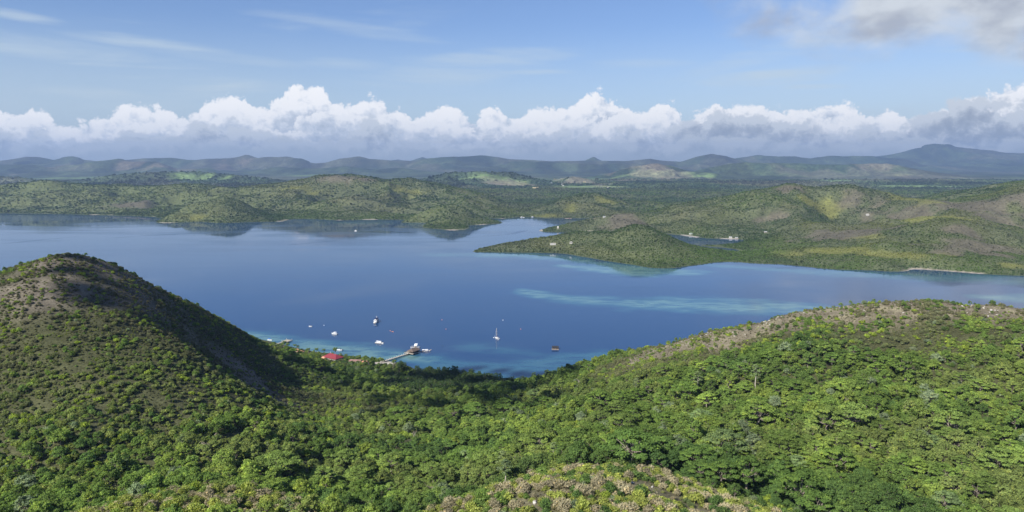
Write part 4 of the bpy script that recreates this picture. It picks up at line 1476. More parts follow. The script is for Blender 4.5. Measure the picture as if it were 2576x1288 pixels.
def outrigger_boat(label, c, rz, L=13.5, B=2.2, canopies=1, prow=False, dark=True):
    t = thing('outrigger_boat', label, 'boat', (c[0], c[1], 0), rz, None)
    hull(L, B, 0.95, 0.7, stern=0.6, fine=2.6).build('hull', W, t, True)
    deck_of(L, B, 0.95, 0.7, stern=0.6, fine=2.6).build('deck', WOOD, t)
    if prow:
        MB().path([(L * 0.30, 0, 1.0), (L * 0.5, 0, 1.6), (L * 0.60, 0, 2.1)], [0.5, 0.36, 0.12]).build('prow', TAN, t)
    if canopies == 1:
        MB().box(-L * 0.34, L * 0.22, -1.6, 1.6, 2.75, 2.95, 0.15, 0.25).build('roof', W2, t)
        MB().box(L * 0.12, L * 0.25, -1.4, 1.4, 1.0, 2.72, 0.2, 0.1).build('wheelhouse', W, t)
        MB().box(L * 0.125, L * 0.255, -1.1, 1.1, 1.9, 2.45, 0.12, 0.02).build('wheelhouse_window', GLASS, t)
        MB().box(-L * 0.30, L * 0.10, -1.05, 1.05, 1.0, 1.5, 0.1, 0.1).build('bench', W, t)
    else:
        for k, (a, b) in enumerate(((-0.36, -0.09), (-0.07, 0.20))):
            MB().box(L * a, L * b, -1.35, 1.35, 2.6, 2.8, 0.12, 0.25).build('canopy', W2, t)
        MB().box(-L * 0.06, L * 0.19, -1.0, 1.0, 1.05, 1.75, 0.15, 0.1).build('cabin', W, t)
        MB().box(L * 0.20, L * 0.25, -1.2, 1.2, 1.0, 2.7, 0.1, 0.1).build('wheelhouse', W, t)
    for x_ in (-0.33, -0.12, 0.08, 0.19):
        for y_ in (-1.2, 1.2):
            MB().tube((L * x_, y_, 0.9), (L * x_, y_, 2.72), 0.06).build('roof_post', W, t)
    for x_ in (-0.30, -0.05, 0.22):
        MB().path([(L * x_, -4.2, 0.35), (L * x_, -1.8, 1.25), (L * x_, 0, 1.35), (L * x_, 1.8, 1.25), (L * x_, 4.2, 0.35)], 0.09).build('outrigger_beam', MAROON if dark else WOOD, t)
    for y_ in (-4.2, 4.2):
        MB().path([(-L * 0.42, y_, 0.22), (0, y_, 0.14), (L * 0.34, y_, 0.22), (L * 0.42, y_, 0.55)], [0.12, 0.16, 0.14, 0.07]).build('outrigger_float', DARKWOOD, t)
    each('pole', STEEL, t, MB().tube((-L * 0.2, 0, 2.9), (-L * 0.2, 0, 4.2), 0.06), MB().tube((L * 0.15, 0, 2.9), (L * 0.15, 0, 3.9), 0.06))
    return t


c, rz, _ = aim(1499, 1370, 1536, 1376)
rz = R(-22)
outrigger_boat('large white outrigger boat with a long white roof moored off the pier', c, rz, 13.5)
c, rz, _ = aim(1684, 1407, 1722, 1405)
outrigger_boat('white outrigger boat with two small canopies and a long prow beside the pavilion', c, rz, 13.0, 2.0, 2, True)
c, rz, _ = aim(1640, 1394, 1680, 1392)
t = thing('ferry_boat', 'white boat with a big slanted white roof moored behind the thatched pavilion', 'boat', (c[0], c[1] + 3, 0), rz)
hull(13.0, 2.4, 0.9, 0.5, stern=0.8).build('hull', W, t, True)
deck_of(13.0, 2.4, 0.9, 0.5, stern=0.8).build('deck', WOOD, t)
MB().raw([(-1.6, -1.5, 3.2), (2.2, -1.5, 3.2), (3.2, 1.5, 5.2), (-0.6, 1.5, 5.2), (-1.6, -1.5, 3.32), (2.2, -1.5, 3.32), (3.2, 1.5, 5.32), (-0.6, 1.5, 5.32)],
         [(3, 2, 1, 0), (4, 5, 6, 7), (0, 1, 5, 4), (1, 2, 6, 5), (2, 3, 7, 6), (3, 0, 4, 7)]).build('roof', W2, t)
pm = MB()
for x_ in (-6, -4.0, -1.4, 2.0, 4.6):
    for y_ in (-1.1, 1.1):
        pm.tube((x_, y_, 0.8), (x_, y_, 3.1 if x_ in (-1.4, 2.0) else 2.2), 0.07)
for y_ in (-1.1, 1.1):
    pm.tube((-6, y_, 2.2), (4.6, y_, 2.2), 0.06)
pm.build('rail', W, t)
MB().box(-1.2, 1.8, -0.9, 0.9, 0.95, 2.2, 0.15, 0.1).build('cabin', WOOD, t)

# open boats
c, rz, _ = aim(1248, 1308, 1236, 1305)
rz = R(165)
t = thing('dinghy', 'plain white open boat alone near the left hill', 'boat', (c[0], c[1], 0), rz)
hull(5.6, 2.1, 0.75, 0.35, draft=0.3, stern=0.85).build('hull', W, t, True)
deck_of(5.6, 2.1, 0.75, 0.35, drop=0.3, stern=0.85).build('deck', W2, t)
each('thwart', WOOD, t, MB().box(-1.6, -1.2, -0.85, 0.85, 0.78, 0.9), MB().box(0.4, 0.8, -0.8, 0.8, 0.8, 0.92))
MB().box(-3.1, -2.7, -0.25, 0.25, 0.2, 1.2, 0.05, 0.05).build('outboard_motor', BLACK, t)

c, rz, _ = aim(1371, 1402, 1343, 1401)
t = thing('speedboat', 'white open speedboat with a dark sunshade and dark outboards close to the beach', 'boat', (c[0], c[1], 0), rz)
hull(8.8, 2.7, 0.95, 0.5, draft=0.4, stern=0.9).build('hull', W, t, True)
deck_of(8.8, 2.7, 0.95, 0.5, drop=0.2, stern=0.9).build('deck', W2, t)
MB().box(-0.8, 0.5, -0.6, 0.6, 1.0, 1.9, 0.3, 0.1).build('console', W, t)
MB().box(-2.2, 0.6, -1.1, 1.1, 2.75, 2.9, 0.1, 0.15).build('sunshade', BLACK, t)
each('sunshade_post', STEEL, t, MB().tube((-2.0, -1.0, 1.0), (-2.0, -1.0, 2.8), 0.05), MB().tube((-2.0, 1.0, 1.0), (-2.0, 1.0, 2.8), 0.05), MB().tube((0.4, -1.0, 1.0), (0.4, -1.0, 2.8), 0.05), MB().tube((0.4, 1.0, 1.0), (0.4, 1.0, 2.8), 0.05))
for y_ in (-0.5, 0.5):
    MB().box(-5.1, -4.3, y_ - 0.3, y_ + 0.3, 0.3, 1.8, 0.12, 0.08).build('outboard_motor', BLACK, t)

c = G(*dp(1079, 1361))
t = thing('canopy_boat', 'white boat under a bright blue canopy half hidden by the left hill', 'boat', (c[0], c[1], 0), R(-20))
hull(7.5, 2.2, 0.8, 0.5, stern=0.8).build('hull', W, t, True)
deck_of(7.5, 2.2, 0.8, 0.5, stern=0.8).build('deck', W2, t)
MB().box(-2.8, 1.6, -1.2, 1.2, 2.3, 2.5, 0.15, 0.3).build('canopy', BLUE, t)
each('canopy_post', STEEL, t, MB().tube((-2.5, -1, 0.8), (-2.5, -1, 2.3), 0.05), MB().tube((-2.5, 1, 0.8), (-2.5, 1, 2.3), 0.05), MB().tube((1.3, -1, 0.8), (1.3, -1, 2.3), 0.05), MB().tube((1.3, 1, 0.8), (1.3, 1, 2.3), 0.05))

c, rz, _ = aim(1566, 1326, 1575, 1328)
t = thing('kayak', 'little orange and pink rowing boat floating off the motor yacht', 'kayak', (c[0], c[1], 0), rz)
hull(4.2, 1.3, 0.5, 0.2, draft=0.2, stern=0.5).build('hull', ORANGE, t, True)
deck_of(4.2, 1.3, 0.5, 0.2, drop=0.2, inset=0.7, stern=0.5).build('cockpit', PEACH, t)

# mooring buoys
for k, (U, V, mt, lb) in enumerate([
        (1296, 1302, W, 'small white mooring buoy between the open boat and the cabin cruiser'),
        (1561, 1324, ORANGE, 'small pale orange buoy beside the orange rowing boat'),
        (1768, 1280, ORANGE, 'orange buoy on open water, farther of two right of the motor yacht'),
        (1784, 1317, ORANGE, 'orange buoy on open water, nearer of two right of the motor yacht'),
        (2012, 1281, W, 'white buoy on open water beyond the sailing yacht'),
        (2083, 1317, ORANGE, 'orange buoy on open water right of the sailing yacht'),
        (1975, 1351, W, 'white buoy at the bow of the sailing yacht'),
        (1337, 1401, W, 'white buoy at the bow of the speedboat')]):
    p = G(*dp(U, V))
    t = thing('mooring_buoy', lb, 'buoy', (p[0], p[1], 0), 0, 'mooring buoys in the bay')
    MB().ball((0, 0, 0.22), 0.62, 0.55).build('float', mt, t, True)
    MB().tube((0, 0, 0.7), (0, 0, 1.05), 0.09).build('ring', STEEL, t)
p = G(*dp(1771, 1385))
t = thing('marker_post', 'dark marker post standing in the shallows right of the pavilion', 'post', (p[0], p[1], 0))
MB().tube((0, 0, -2), (0, 0, 1.2), 0.3, 0.25, 8).build('pile', BLACK, t)
MB().tube((0, 0, 1.2), (0, 0, 1.4), 0.38, 0.30, 8).build('cap', BLACK, t)

# floating hut
p = G(*dp(2221, 1396))
t = thing('floating_hut', 'dark square raft house with a pitched roof floating alone in the bay', 'raft', (p[0], p[1], 0), R(-3))
MB().box(-4.6, 4.6, -3.2, 3.4, 0.25, 0.62).build('platform', WOOD, t)
MB().box(-4.7, 4.7, -3.42, -3.22, 0.35, 0.95).build('fender_board', TAN, t)
for x_ in (-3.6, -1.2, 1.2, 3.6):
    MB().tube((x_, -3.0, 0.0), (x_, 3.2, 0.0), 0.38, None, 9).build('barrel', BLACK, t)
MB().box(-4.1, 4.1, -2.2, 2.9, 0.64, 2.3).build('wall', BLACK, t)
MB().hip(-4.3, 4.3, -2.6, 3.2, 2.3, 4.3, 0.0, 0.3, 0.12).build('roof', BLACK, t)
for x_ in (-4.2, -1.4, 1.4, 4.2):
    MB().tube((x_, -2.75, 0.62), (x_, -2.75, 2.35), 0.09).build('post', DARKWOOD, t)
MB().box(-0.6, 0.6, -2.26, -2.2, 0.66, 2.1).build('door', DARKWOOD, t)

# ---------------- long pier with its thatched pavilion
DK = 1.9
pa, pb = G(*dp(1517, 1450), DK), G(*dp(1640, 1411), DK)
rz = math.atan2(pb[1] - pa[1], pb[0] - pa[0])
Lp = float(np.hypot(*(pb - pa)[:2]))
t = thing('pier', 'long straight timber pier with white posts running out to the thatched pavilion', 'pier', (pa[0], pa[1], 0), rz)
MB().box(-4, Lp + 1, -1.5, 1.5, DK - 0.3, DK).build('deck', WOOD, t)
each('edge_beam', DARKWOOD, t, MB().box(-4, Lp + 1, -1.62, -1.5, DK - 0.42, DK - 0.05), MB().box(-4, Lp + 1, 1.5, 1.62, DK - 0.42, DK - 0.05))
npost = 13
for k in range(npost):
    x_ = 1.5 + (Lp - 3) * k / (npost - 1)
    for y_ in (-1.38, 1.38):
        o = MB().tube((x_, y_, DK), (x_, y_, DK + 0.85), 0.15, 0.13, 6).build('post', W, t)
        MB().ball((x_, y_, DK + 1.05), 0.27, 0.24, 7, 4).build('cap', W, o)
    each('pile', DARKWOOD, t, MB().tube((x_, -1.3, -4), (x_, -1.3, DK - 0.3), 0.18, None, 6), MB().tube((x_, 1.3, -4), (x_, 1.3, DK - 0.3), 0.18, None, 6))

A, Bq, Cq = G(*dp(1652, 1416), DK), G(*dp(1683, 1405), DK), G(*dp(1620, 1408.5), DK)
e1 = (Bq - A)[:2]
wx = float(np.hypot(*e1))
rz = math.atan2(e1[1], e1[0])
e2 = np.array((-math.sin(rz), math.cos(rz)))
wy = float(np.dot((Cq - A)[:2], e2))
t = thing('pavilion', 'open-sided pavilion with a dark brown thatched hip roof at the end of the long pier', 'pavilion', (A[0], A[1], 0), rz)
MB().box(0, wx, 0, wy, DK - 0.4, DK + 0.02).build('platform', WOOD, t)
each('edge_beam', CONC, t, MB().box(-0.12, wx + 0.12, -0.12, 0, DK - 0.6, DK + 0.1), MB().box(wx, wx + 0.12, 0, wy, DK - 0.6, DK + 0.1), MB().box(-0.12, 0, 0, wy, DK - 0.6, DK + 0.1))
for i in range(4):
    for j in range(4):
        x_, y_ = 0.6 + (wx - 1.2) * i / 3, 0.6 + (wy - 1.2) * j / 3
        if i in (0, 3) or j in (0, 3):
                        MB().tube((x_, y_, -4), (x_, y_, DK - 0.4), 0.2, None, 6).build('pile', DARKWOOD, t)
ry0, ry1 = wy * 0.02, wy * 0.66
for i in range(4):
    for y_ in (ry0 + 0.8, ry1 - 0.8):
        x_ = 0.9 + (wx - 1.8) * i / 3
        MB().tube((x_, y_, DK), (x_, y_, DK + 2.6), 0.14, None, 6).build('column', DARKWOOD, t)
MB().hip(0.2, wx - 0.2, ry0 + 0.2, ry1 - 0.2, DK + 2.5, DK + 5.8, wx * 0.28, 0.7, 0.3).build('roof', THATCH, t)
MB().box(1.2, wx - 1.2, ry0 + 1.2, ry1 - 1.2, DK + 0.05, DK + 1.0, 0.1, 0.1).build('counter', DARKWOOD, t)
rm = MB()
for (x0_, y0_, x1_, y1_) in ((0.15, wy - 0.15, wx - 0.15, wy - 0.15), (0.15, ry1 + 1, 0.15, wy - 0.15), (wx - 0.15, 0.3, wx - 0.15, wy - 0.15), (wx * 0.35, 0.15, wx - 0.15, 0.15)):
    rm.tube((x0_, y0_, DK + 1.0), (x1_, y1_, DK + 1.0), 0.08).tube((x0_, y0_, DK + 0.5), (x1_, y1_, DK + 0.5), 0.06)
    for q in range(6):
        f_ = q / 5
        rm.tube((x0_ + (x1_ - x0_) * f_, y0_ + (y1_ - y0_) * f_, DK), (x0_ + (x1_ - x0_) * f_, y0_ + (y1_ - y0_) * f_, DK + 1.05), 0.08)
rm.build('railing', DARKWOOD, t)

# short pier by the left hill
pa, pb = G(*dp(1098, 1379), 1.7), G(*dp(1140, 1364), 1.7)
rz = math.atan2(pb[1] - pa[1], pb[0] - pa[0])
Lp = float(np.hypot(*(pb - pa)[:2]))
t = thing('pier', 'short pale timber pier with a square end platform below the left hill', 'pier', (pa[0], pa[1], 0), rz)
MB().box(-8, Lp - 2.5, -1.4, 1.4, 1.4, 1.7).build('deck', WOOD, t)
MB().box(Lp - 2.5, Lp + 8.5, -6.0, 4.0, 1.4, 1.72).build('platform', WOOD, t)
for k in range(7):
    x_ = -4 + (Lp + 1) * k / 6
    for y_ in (-1.2, 1.2):
                MB().tube((x_, y_, -3), (x_, y_, 2.1), 0.15, None, 6).build('pile', WOOD, t)
for x_, y_ in ((Lp - 2.2, -5.7), (Lp + 8.2, -5.7), (Lp + 8.2, 3.7), (Lp - 2.2, 3.7)):
    o = MB().tube((x_, y_, -3), (x_, y_, 2.8), 0.2, None, 6).build('corner_post', WOOD, t)
    MB().ball((x_, y_, 3.0), 0.34, 0.3, 7, 4).build('lamp', W, o)


# ---------------- houses
def house(name, label, p, rz, w, d, h, rh, wall, roof, ridge_in=0.0, ov=0.5, doors=True, cat='house', group=None, nwin=3, simple=False):
    t = thing(name, label, cat, (p[0], p[1], p[2] - 0.3), rz, group)
    MB().box(-w / 2, w / 2, -d / 2, d / 2, -1.5, h).build('wall', wall, t)
    MB().hip(-w / 2, w / 2, -d / 2, d / 2, h - 0.02, h + rh, ridge_in, ov, 0.15).build('roof', roof, t)
    if not simple:
        for k in range(nwin):
            x_ = -w / 2 + w * (k + 1) / (nwin + 1)
            if doors and k == nwin // 2:
                MB().box(x_ - 0.5, x_ + 0.5, -d / 2 - 0.05, -d / 2 + 0.02, 0.3, 2.3).build('door', DARKWOOD, t)
            else:
                MB().box(x_ - 0.6, x_ + 0.6, -d / 2 - 0.04, -d / 2 + 0.02, 1.1, 2.3).build('window', GLASS, t)
    return t


p = G(*dp(1333, 1438), 3.0)
zg = max(float(hgt_at(p[0], p[1])), 1.5)
t = house('red_roofed_house', 'large house with a broad dark red metal hip roof among the beach trees', (p[0], p[1], zg), R(-33), 22.0, 12.5, 3.6, 4.2, CONC, REDROOF, 6.5, 1.2, nwin=5)
MB().box(-10.5, -6.0, -9.6, -6.3, -1.0, 3.0).build('porch_wall', PEACH, t)
MB().hip(-10.8, -5.7, -10.0, -6.5, 2.98, 4.6, 1.5, 0.4, 0.15).build('porch_roof', PEACH, t)
MB().tube((-4.6, 0, 7.6), (-4.6, 0, 8.8), 0.12).ball((-4.6, 0, 8.9), 0.35).build('vent', W, t)
for U, V, w_, d_, rz_, rf, wl, lb in [
        (1203, 1412, 6.5, 5.0, -25, PEACH, CREAM, 'small beach house with a pale orange roof, right of a pair beside the left hill'),
        (1186, 1405.5, 6.5, 3.6, -5, PEACH, CREAM, 'small beach house with a pale orange roof, left of a pair beside the left hill'),
        (1422, 1449, 15.0, 5.5, -4, BROWNROOF, PLASTER, 'long low beach house with a brown roof among palms right of the red roof'),
        (1462, 1455, 8.0, 5.5, 8, PEACH, PLASTER, 'small house with an orange-brown roof behind palms near the pier')]:
    p = G(*dp(U, V), 3.8)
    zg = max(float(hgt_at(p[0], p[1])), 1.0)
    house('beach_house', lb, (p[0], p[1], zg), R(rz_), w_, d_, 3.0, 1.7, wl, rf, 1.5, 0.6, group='beach houses')
p = G(*dp(1411, 1441), 2.0)
t = thing('garden_wall', 'white wall facing the beach beside the red roofed house', 'wall', (p[0], p[1], 0.5), R(-6))
MB().box(-5, 5, -0.2, 0.2, -0.5, 2.6).build('wall', PLASTER, t)
MB().box(-5.1, 5.1, -0.3, 0.3, 2.6, 2.8).build('coping', W, t)

# white villas on the headland
for U, V, w_, d_, h_, rz_, lb in [(2212, 972, 16.0, 6.0, 2.6, 4, 'long low white villa under grey trees on the headland'), (2284, 967, 7.5, 5.0, 2.8, -4, 'smaller white villa under the trees, right of the long villa')]:
    u_, v_ = dp(U, V + 6)
    p = hit(u_, v_, 1400)
    t = house('villa', lb, (p[0], p[1], p[2]), R(rz_), w_, d_, h_ + 0.6, 0.8, VILLA, VILLA, 1.0, 0.4, nwin=6, cat='villa')
    MB().box(-w_ * 0.55, w_ * 0.5, -d_ / 2 - 3.5, -d_ / 2 - 0.05, -1.5, 0.9).build('terrace', VILLA, t)
    CLEAR.append((p[0], p[1], w_ * 0.5 + 3))
    CLEAR.append((p[0], p[1] - 18, w_ * 0.45))
FAR_HOUSES = [
    # U, V, width, depth, height, wall, roof, label
    (2232, 913, 5.5, 5.0, 5.0, PLASTER, PLASTER, 'tiny white hut above the rocky point of the headland'),
    (2417, 869, 9.0, 6.0, 3.0, PLASTER, GREYROOF, 'white shore hut at the back of the inner bay'),
    (2763, 936, 9.0, 6.0, 2.6, PLASTER, GREENROOF, 'hut with a pale green roof on the lagoon shore'),
    (2922, 952, 9.0, 6.0, 3.0, PLASTER, GREYROOF, 'grey roofed building on the lagoon sea wall, left of two'),
    (2946, 953, 9.0, 6.0, 2.4, CONC, GREYROOF, 'low concrete building on the lagoon sea wall, right of two'),
    (3470, 861, 10.0, 7.0, 3.4, VILLA, VILLA, 'lone white building on the brown slope of the right hills'),
    (3062, 930, 9.0, 7.0, 3.0, CONC, GREYROOF, 'pale hut in the trees right of the lagoon'),
    (2137, 752, 40.0, 12.0, 5.0, CREAM, CREAM, 'long yellow building on the far plain'),
    (2151, 751, 16.0, 10.0, 5.0, CREAM, CREAM, 'short yellow building beside the long yellow building on the far plain'),
    (2338, 729, 24.0, 12.0, 5.0, CREAM, CREAM, 'cream building on the far side of the plain'),
    (2322, 734, 13.0, 10.0, 5.0, PLASTER, PLASTER, 'white house left of the cream building on the plain'),
    (2253, 743, 12.0, 10.0, 5.0, PLASTER, GREYROOF, 'white house alone in the woods of the plain'),
    (2206, 733, 12.0, 10.0, 5.0, PLASTER, GREYROOF, 'white house on the plain behind the yellow buildings'),
    (2434, 750, 14.0, 10.0, 5.0, PLASTER, PLASTER, 'white house at the foot of the brown spur on the plain'),
    (2248, 738, 10.0, 9.0, 4.5, CONC, GREYROOF, 'grey house in the woods of the plain below the brown hill'),
]
for (U, V, w_, d_, h_, wl, rf, lb) in FAR_HOUSES:
    u_, v_ = dp(U, V)
    p = hit(u_, v_ + 0.6, 1400)
    house('distant_house' if p[1] > 4000 else 'shore_house', lb, p, R((U * 7) % 24 - 12), w_, d_, h_ + 1.0, h_ * 0.35, wl, rf, w_ * 0.12, 0.5, nwin=3, simple=p[1] > 4000)
    CLEAR.append((p[0], p[1], w_ * 0.5 + 4))
    CLEAR.append((p[0], p[1] - w_ * 0.5 - 8, w_ * 0.45 + 3))
    CLEAR.append((p[0], p[1] - w_ * 0.5 - 22, w_ * 0.4 + 3))

# lagoon sea wall
for (U0, V0, U1, V1, lb) in [(2724, 939, 2790, 949, 'pale stone sea wall along the left shore of the lagoon'), (2850, 952, 2954, 956, 'pale concrete quay along the right shore of the lagoon')]:
    a, b = G(*dp(U0, V0), 0.6), G(*dp(U1, V1), 0.6)
    rz = math.atan2(b[1] - a[1], b[0] - a[0])
    L_ = float(np.hypot(*(b - a)[:2]))
    t = thing('sea_wall', lb, 'sea wall', (a[0], a[1], 0), rz)
    MB().box(0, L_, -2.0, 9.0, -3, 1.5).build('quay', CONC, t)
    MB().box(0, L_, -2.2, -1.6, 1.5, 1.9).build('coping', CONC, t)

# jetty, cage and boats of the inner bay
a, b = G(*dp(2093, 864), 1.0), G(*dp(2128, 863), 1.0)
t = thing('jetty', 'grey timber jetty along the back shore of the inner bay', 'jetty', (a[0], a[1], 0), math.atan2(b[1] - a[1], b[0] - a[0]))
L_ = float(np.hypot(*(b - a)[:2]))
MB().box(0, L_, -2.5, 2.5, 1.2, 1.7).build('deck', CONC, t)
for k in range(6):
        MB().tube((L_ * k / 5, -2.2, -3), (L_ * k / 5, -2.2, 2.6), 0.3).build('pile', WOOD, t)
MB().box(L_ * 0.05, L_ * 0.2, -2, 2, 1.7, 4.2).build('shed', GREYROOF, t)
p = G(*dp(2273, 874))
t = thing('fish_cage', 'low brown floating fish cage off the back shore of the inner bay', 'raft', (p[0], p[1], 0), R(3))
for y_ in (-5, 0, 5):
    MB().box(-15, 15, y_ - 0.9, y_ + 0.9, 0.1, 0.9).build('walkway', WOOD, t)
for x_ in (-14, -5, 5, 14):
    MB().box(x_ - 0.9, x_ + 0.9, -5, 5, 0.3, 1.1).build('cross_walkway', PEACH, t)
MB().box(3, 8, -1.5, 1.5, 0.9, 3.0).hip(2.8, 8.2, -1.7, 1.7, 3.0, 4.0, 0.0).build('hut', DARKWOOD, t)
for U, V, L_, lb in [(2086.5, 869.5, 11.0, 'white motorboat off the left end of the far jetty'), (2130, 868.5, 12.0, 'white motorboat off the right end of the far jetty')]:
    p = G(*dp(U, V))
    t = thing('motorboat', lb, 'boat', (p[0], p[1], 0), R(200 if U < 2100 else 10), 'motorboats moored at the far jetty')
    hull(L_, 4.0, 1.3, 0.8, stern=0.9).build('hull', W, t, True)
    MB().box(-2.8, 2.6, -1.6, 1.6, 1.3, 4.4, 0.8, 0.3).build('cabin', W, t)
    MB().box(-2.6, 2.4, -1.63, 1.63, 2.4, 3.3, 0.5, 0.1).build('cabin_window', GLASS, t)
p = G(*dp(2095, 870.5))
t = thing('skiff', 'little white skiff beside the left motorboat at the far jetty', 'boat', (p[0], p[1], 0), R(170))
hull(8.0, 2.4, 0.9, 0.4, stern=0.8).build('hull', W, t, True)
MB().box(-2, 1.4, -0.8, 0.8, 0.9, 1.9, 0.3, 0.1).build('cabin', W, t)
c, rz, _ = aim(1424, 924, 1421, 924)
t = thing('bangka', 'tiny white outrigger boat under way near the far headlands', 'boat', (c[0], c[1], 0), rz)
hull(10.0, 1.6, 0.9, 0.5, stern=0.6).build('hull', W, t, True)
MB().box(-2, 1.5, -1.1, 1.1, 1.2, 3.4, 0.2, 0.2).build('cabin', W, t)
for x_ in (-2.5, 2.2):
    MB().path([(x_, -4.5, 0.3), (x_, 0, 1.3), (x_, 4.5, 0.3)], 0.1).build('outrigger_beam', WOOD, t)
for y_ in (-4.5, 4.5):
        MB().tube((-4, y_, 0.25), (4, y_, 0.25), 0.16).build('outrigger_float', W, t)

# ---------------- pale limestone rocks
rr_ = np.random.default_rng(77)


def rock_mesh(seed):
    r_ = np.random.default_rng(seed)
    mb = MB().ball((0, 0, 0.1), 1.0, 0.7, 8, 5)
    v = np.array(mb.v)
    f = 1 + 0.45 * (r_.uniform(size=len(v)) - 0.5)
    v = v * f[:, None] * np.array((1.0, r_.uniform(0.6, 0.9), r_.uniform(0.6, 1.0)))
    me = bpy.data.meshes.new('limestone_rock')
    me.from_pydata([tuple(p) for p in v], [], mb.f)
    me.materials.append(ROCK)
    return me


m_, t_ = new_mat('pale_limestone')
ps_ = t_.node('ShaderNodeNewGeometry').outputs['Position']
n_ = t_.noise(ps_, 1.6, 5, 0.65)
cc_ = t_.mix(t_.smooth(n_, 0.35, 0.62), (0.21, 0.195, 0.17), (0.52, 0.50, 0.46))
pb_ = t_.node('ShaderNodeBsdfPrincipled', ins={'Base Color': cc_, 'Roughness': 0.9, 'Specular IOR Level': 0.2})
t_.node('ShaderNodeOutputMaterial', ins={'Surface': pb_})
ROCK = m_
ROCKS = [rock_mesh(s_) for s_ in (1, 2, 3, 4)]
spots = []
while len(spots) < 230:
    i = rr_.integers(0, len(RCB) - 4)
    f = rr_.uniform()
    a, b = RCB[i], RCB[i + 1]
    x_ = a[0] + (b[0] - a[0]) * f + rr_.normal() * 5
    y_ = a[1] + (b[1] - a[1]) * f - abs(rr_.normal()) * 22 + 2
    if vnoise(np.array([x_ / 14.0]), np.array([y_ / 14.0]), 9)[0] > 0.45:
        spots.append((x_, y_, 0.28 + 0.75 * rr_.uniform() ** 3, 'pale limestone rock lying on the bare crest of the right ridge', 'limestone rocks on the right ridge'))
for (u_, v_, s_) in [(1385, 1238, 1.3), (1380, 1222, 1.0), (1345, 1265, 1.4), (1362, 1258, 0.8), (1440, 1178, 0.7), (1448, 1180, 0.9), (1500, 1190, 0.8), (1530, 1202, 0.8), (1590, 1215, 0.9), (1640, 1225, 0.8),
                     (1830, 1272, 0.9), (1400, 1215, 0.8), (1420, 1190, 0.7), (1565, 1208, 0.7), (1615, 1235, 0.6), (1610, 1222, 0.7)]:
    p = hit(u_, v_)
    spots.append((p[0], p[1], s_ * 0.7, 'pale limestone rock among dry shrubs on the near mound', 'limestone rocks on the near mound'))
for k, (x_, y_, s_, lb, gr) in enumerate(spots):
    o = bpy.data.objects.new('limestone_rock', ROCKS[k % 4])
    COL.objects.link(o)
    o.location = (float(x_), float(y_), float(hgt_at(x_, y_)) + 0.1 * s_)
    o.scale = (s_ * 1.3, s_, s_ * 0.75)
    o.rotation_euler = (0, 0, k * 1.7)
    tag(o, lb, 'rock', gr)
PROTO = {}          # kind -> list of (crown mesh, trunk mesh or None, crown radius, crown height)


def proto(kind, gens, bark):
    PROTO[kind] = []
    for q, lv, tb in gens:
        me = quads_mesh(kind + '_crown', q, lv, M_LEAF)
        tm = tb.mesh(kind + '_trunk', bark) if tb is not None else None
        rad = float(np.percentile(np.hypot(q[:, 0, 0], q[:, 0, 1]), 95))
        PROTO[kind].append((me, tm, rad, float(q[:, :, 2].max())))


proto('broadleaf_tree', [round_tree(11), round_tree(12, 3.8, 5.8, 28), round_tree(13, 2.7, 6.8, 20), round_tree(14, 3.3, 4.8, 22), round_tree(15, 3.0, 5.6, 18)], M_BARK)
proto('spreading_tree', [flat_tree(21), flat_tree(22, 6.2, 7.6), flat_tree(23, 4.8, 8.6)], M_BARK)
proto('tall_tree', [tall_tree(31), tall_tree(32, 2.9, 9.2)], M_PALE)
proto('beach_tree', [dark_tree(41), dark_tree(42, 3.8, 8.6), dark_tree(43, 3.0, 10.5)], M_BARK)
proto('bare_tree', [bare_tree(51), bare_tree(52, 5.6)], M_PALE)
proto('shrub', [bush(61), bush(62, 1.45, 54, 11), bush(63, 1.1, 60, 8), wispy_bush(64), wispy_bush(65, 1.0)], None)
proto('palm_tree', [palm_parts(71), palm_parts(72, 6.6), palm_parts(73, 9.0)], M_BARK)

rng = np.random.default_rng(5)


def jitter_grid(x0, x1, y0, y1, s):
    gx, gy = np.meshgrid(np.arange(x0, x1, s), np.arange(y0, y1, s))
    gx = gx + rng.uniform(-0.48, 0.48, gx.shape) * s
    gy = gy + rng.uniform(-0.48, 0.48, gy.shape) * s
    return gx.ravel(), gy.ravel()


def in_view(x, y, z, margin=160):
    u, v, d = project(np.stack([x, y, z], 1))
    return (u > -margin) & (u < 2576 + margin) & (v < 1288 + margin * 1.2) & (d > 60)


def seen(x, y, z, lift):
    """is the point, raised by lift, above the terrain along the sight line from the camera"""
    ok = np.ones(len(x), bool)
    for t in np.linspace(0.25, 0.97, 26):
        px, py, pz = x * t, y * t, CAM_H + (z + lift - CAM_H) * t
        ok &= hgt_at(px, py) < pz + 0.4
    return ok


PLANTS = []     # dicts of arrays, near plants


def add_plants(kind, x, y, z, scl, tint, var=None):
    n = len(x)
    nv = len(PROTO[kind])
    PLANTS.append(dict(kind=kind, x=x, y=y, z=z, s=scl, t=tint, v=rng.integers(0, nv, n) if var is None else var, r=rng.uniform(0, 6.283, n)))


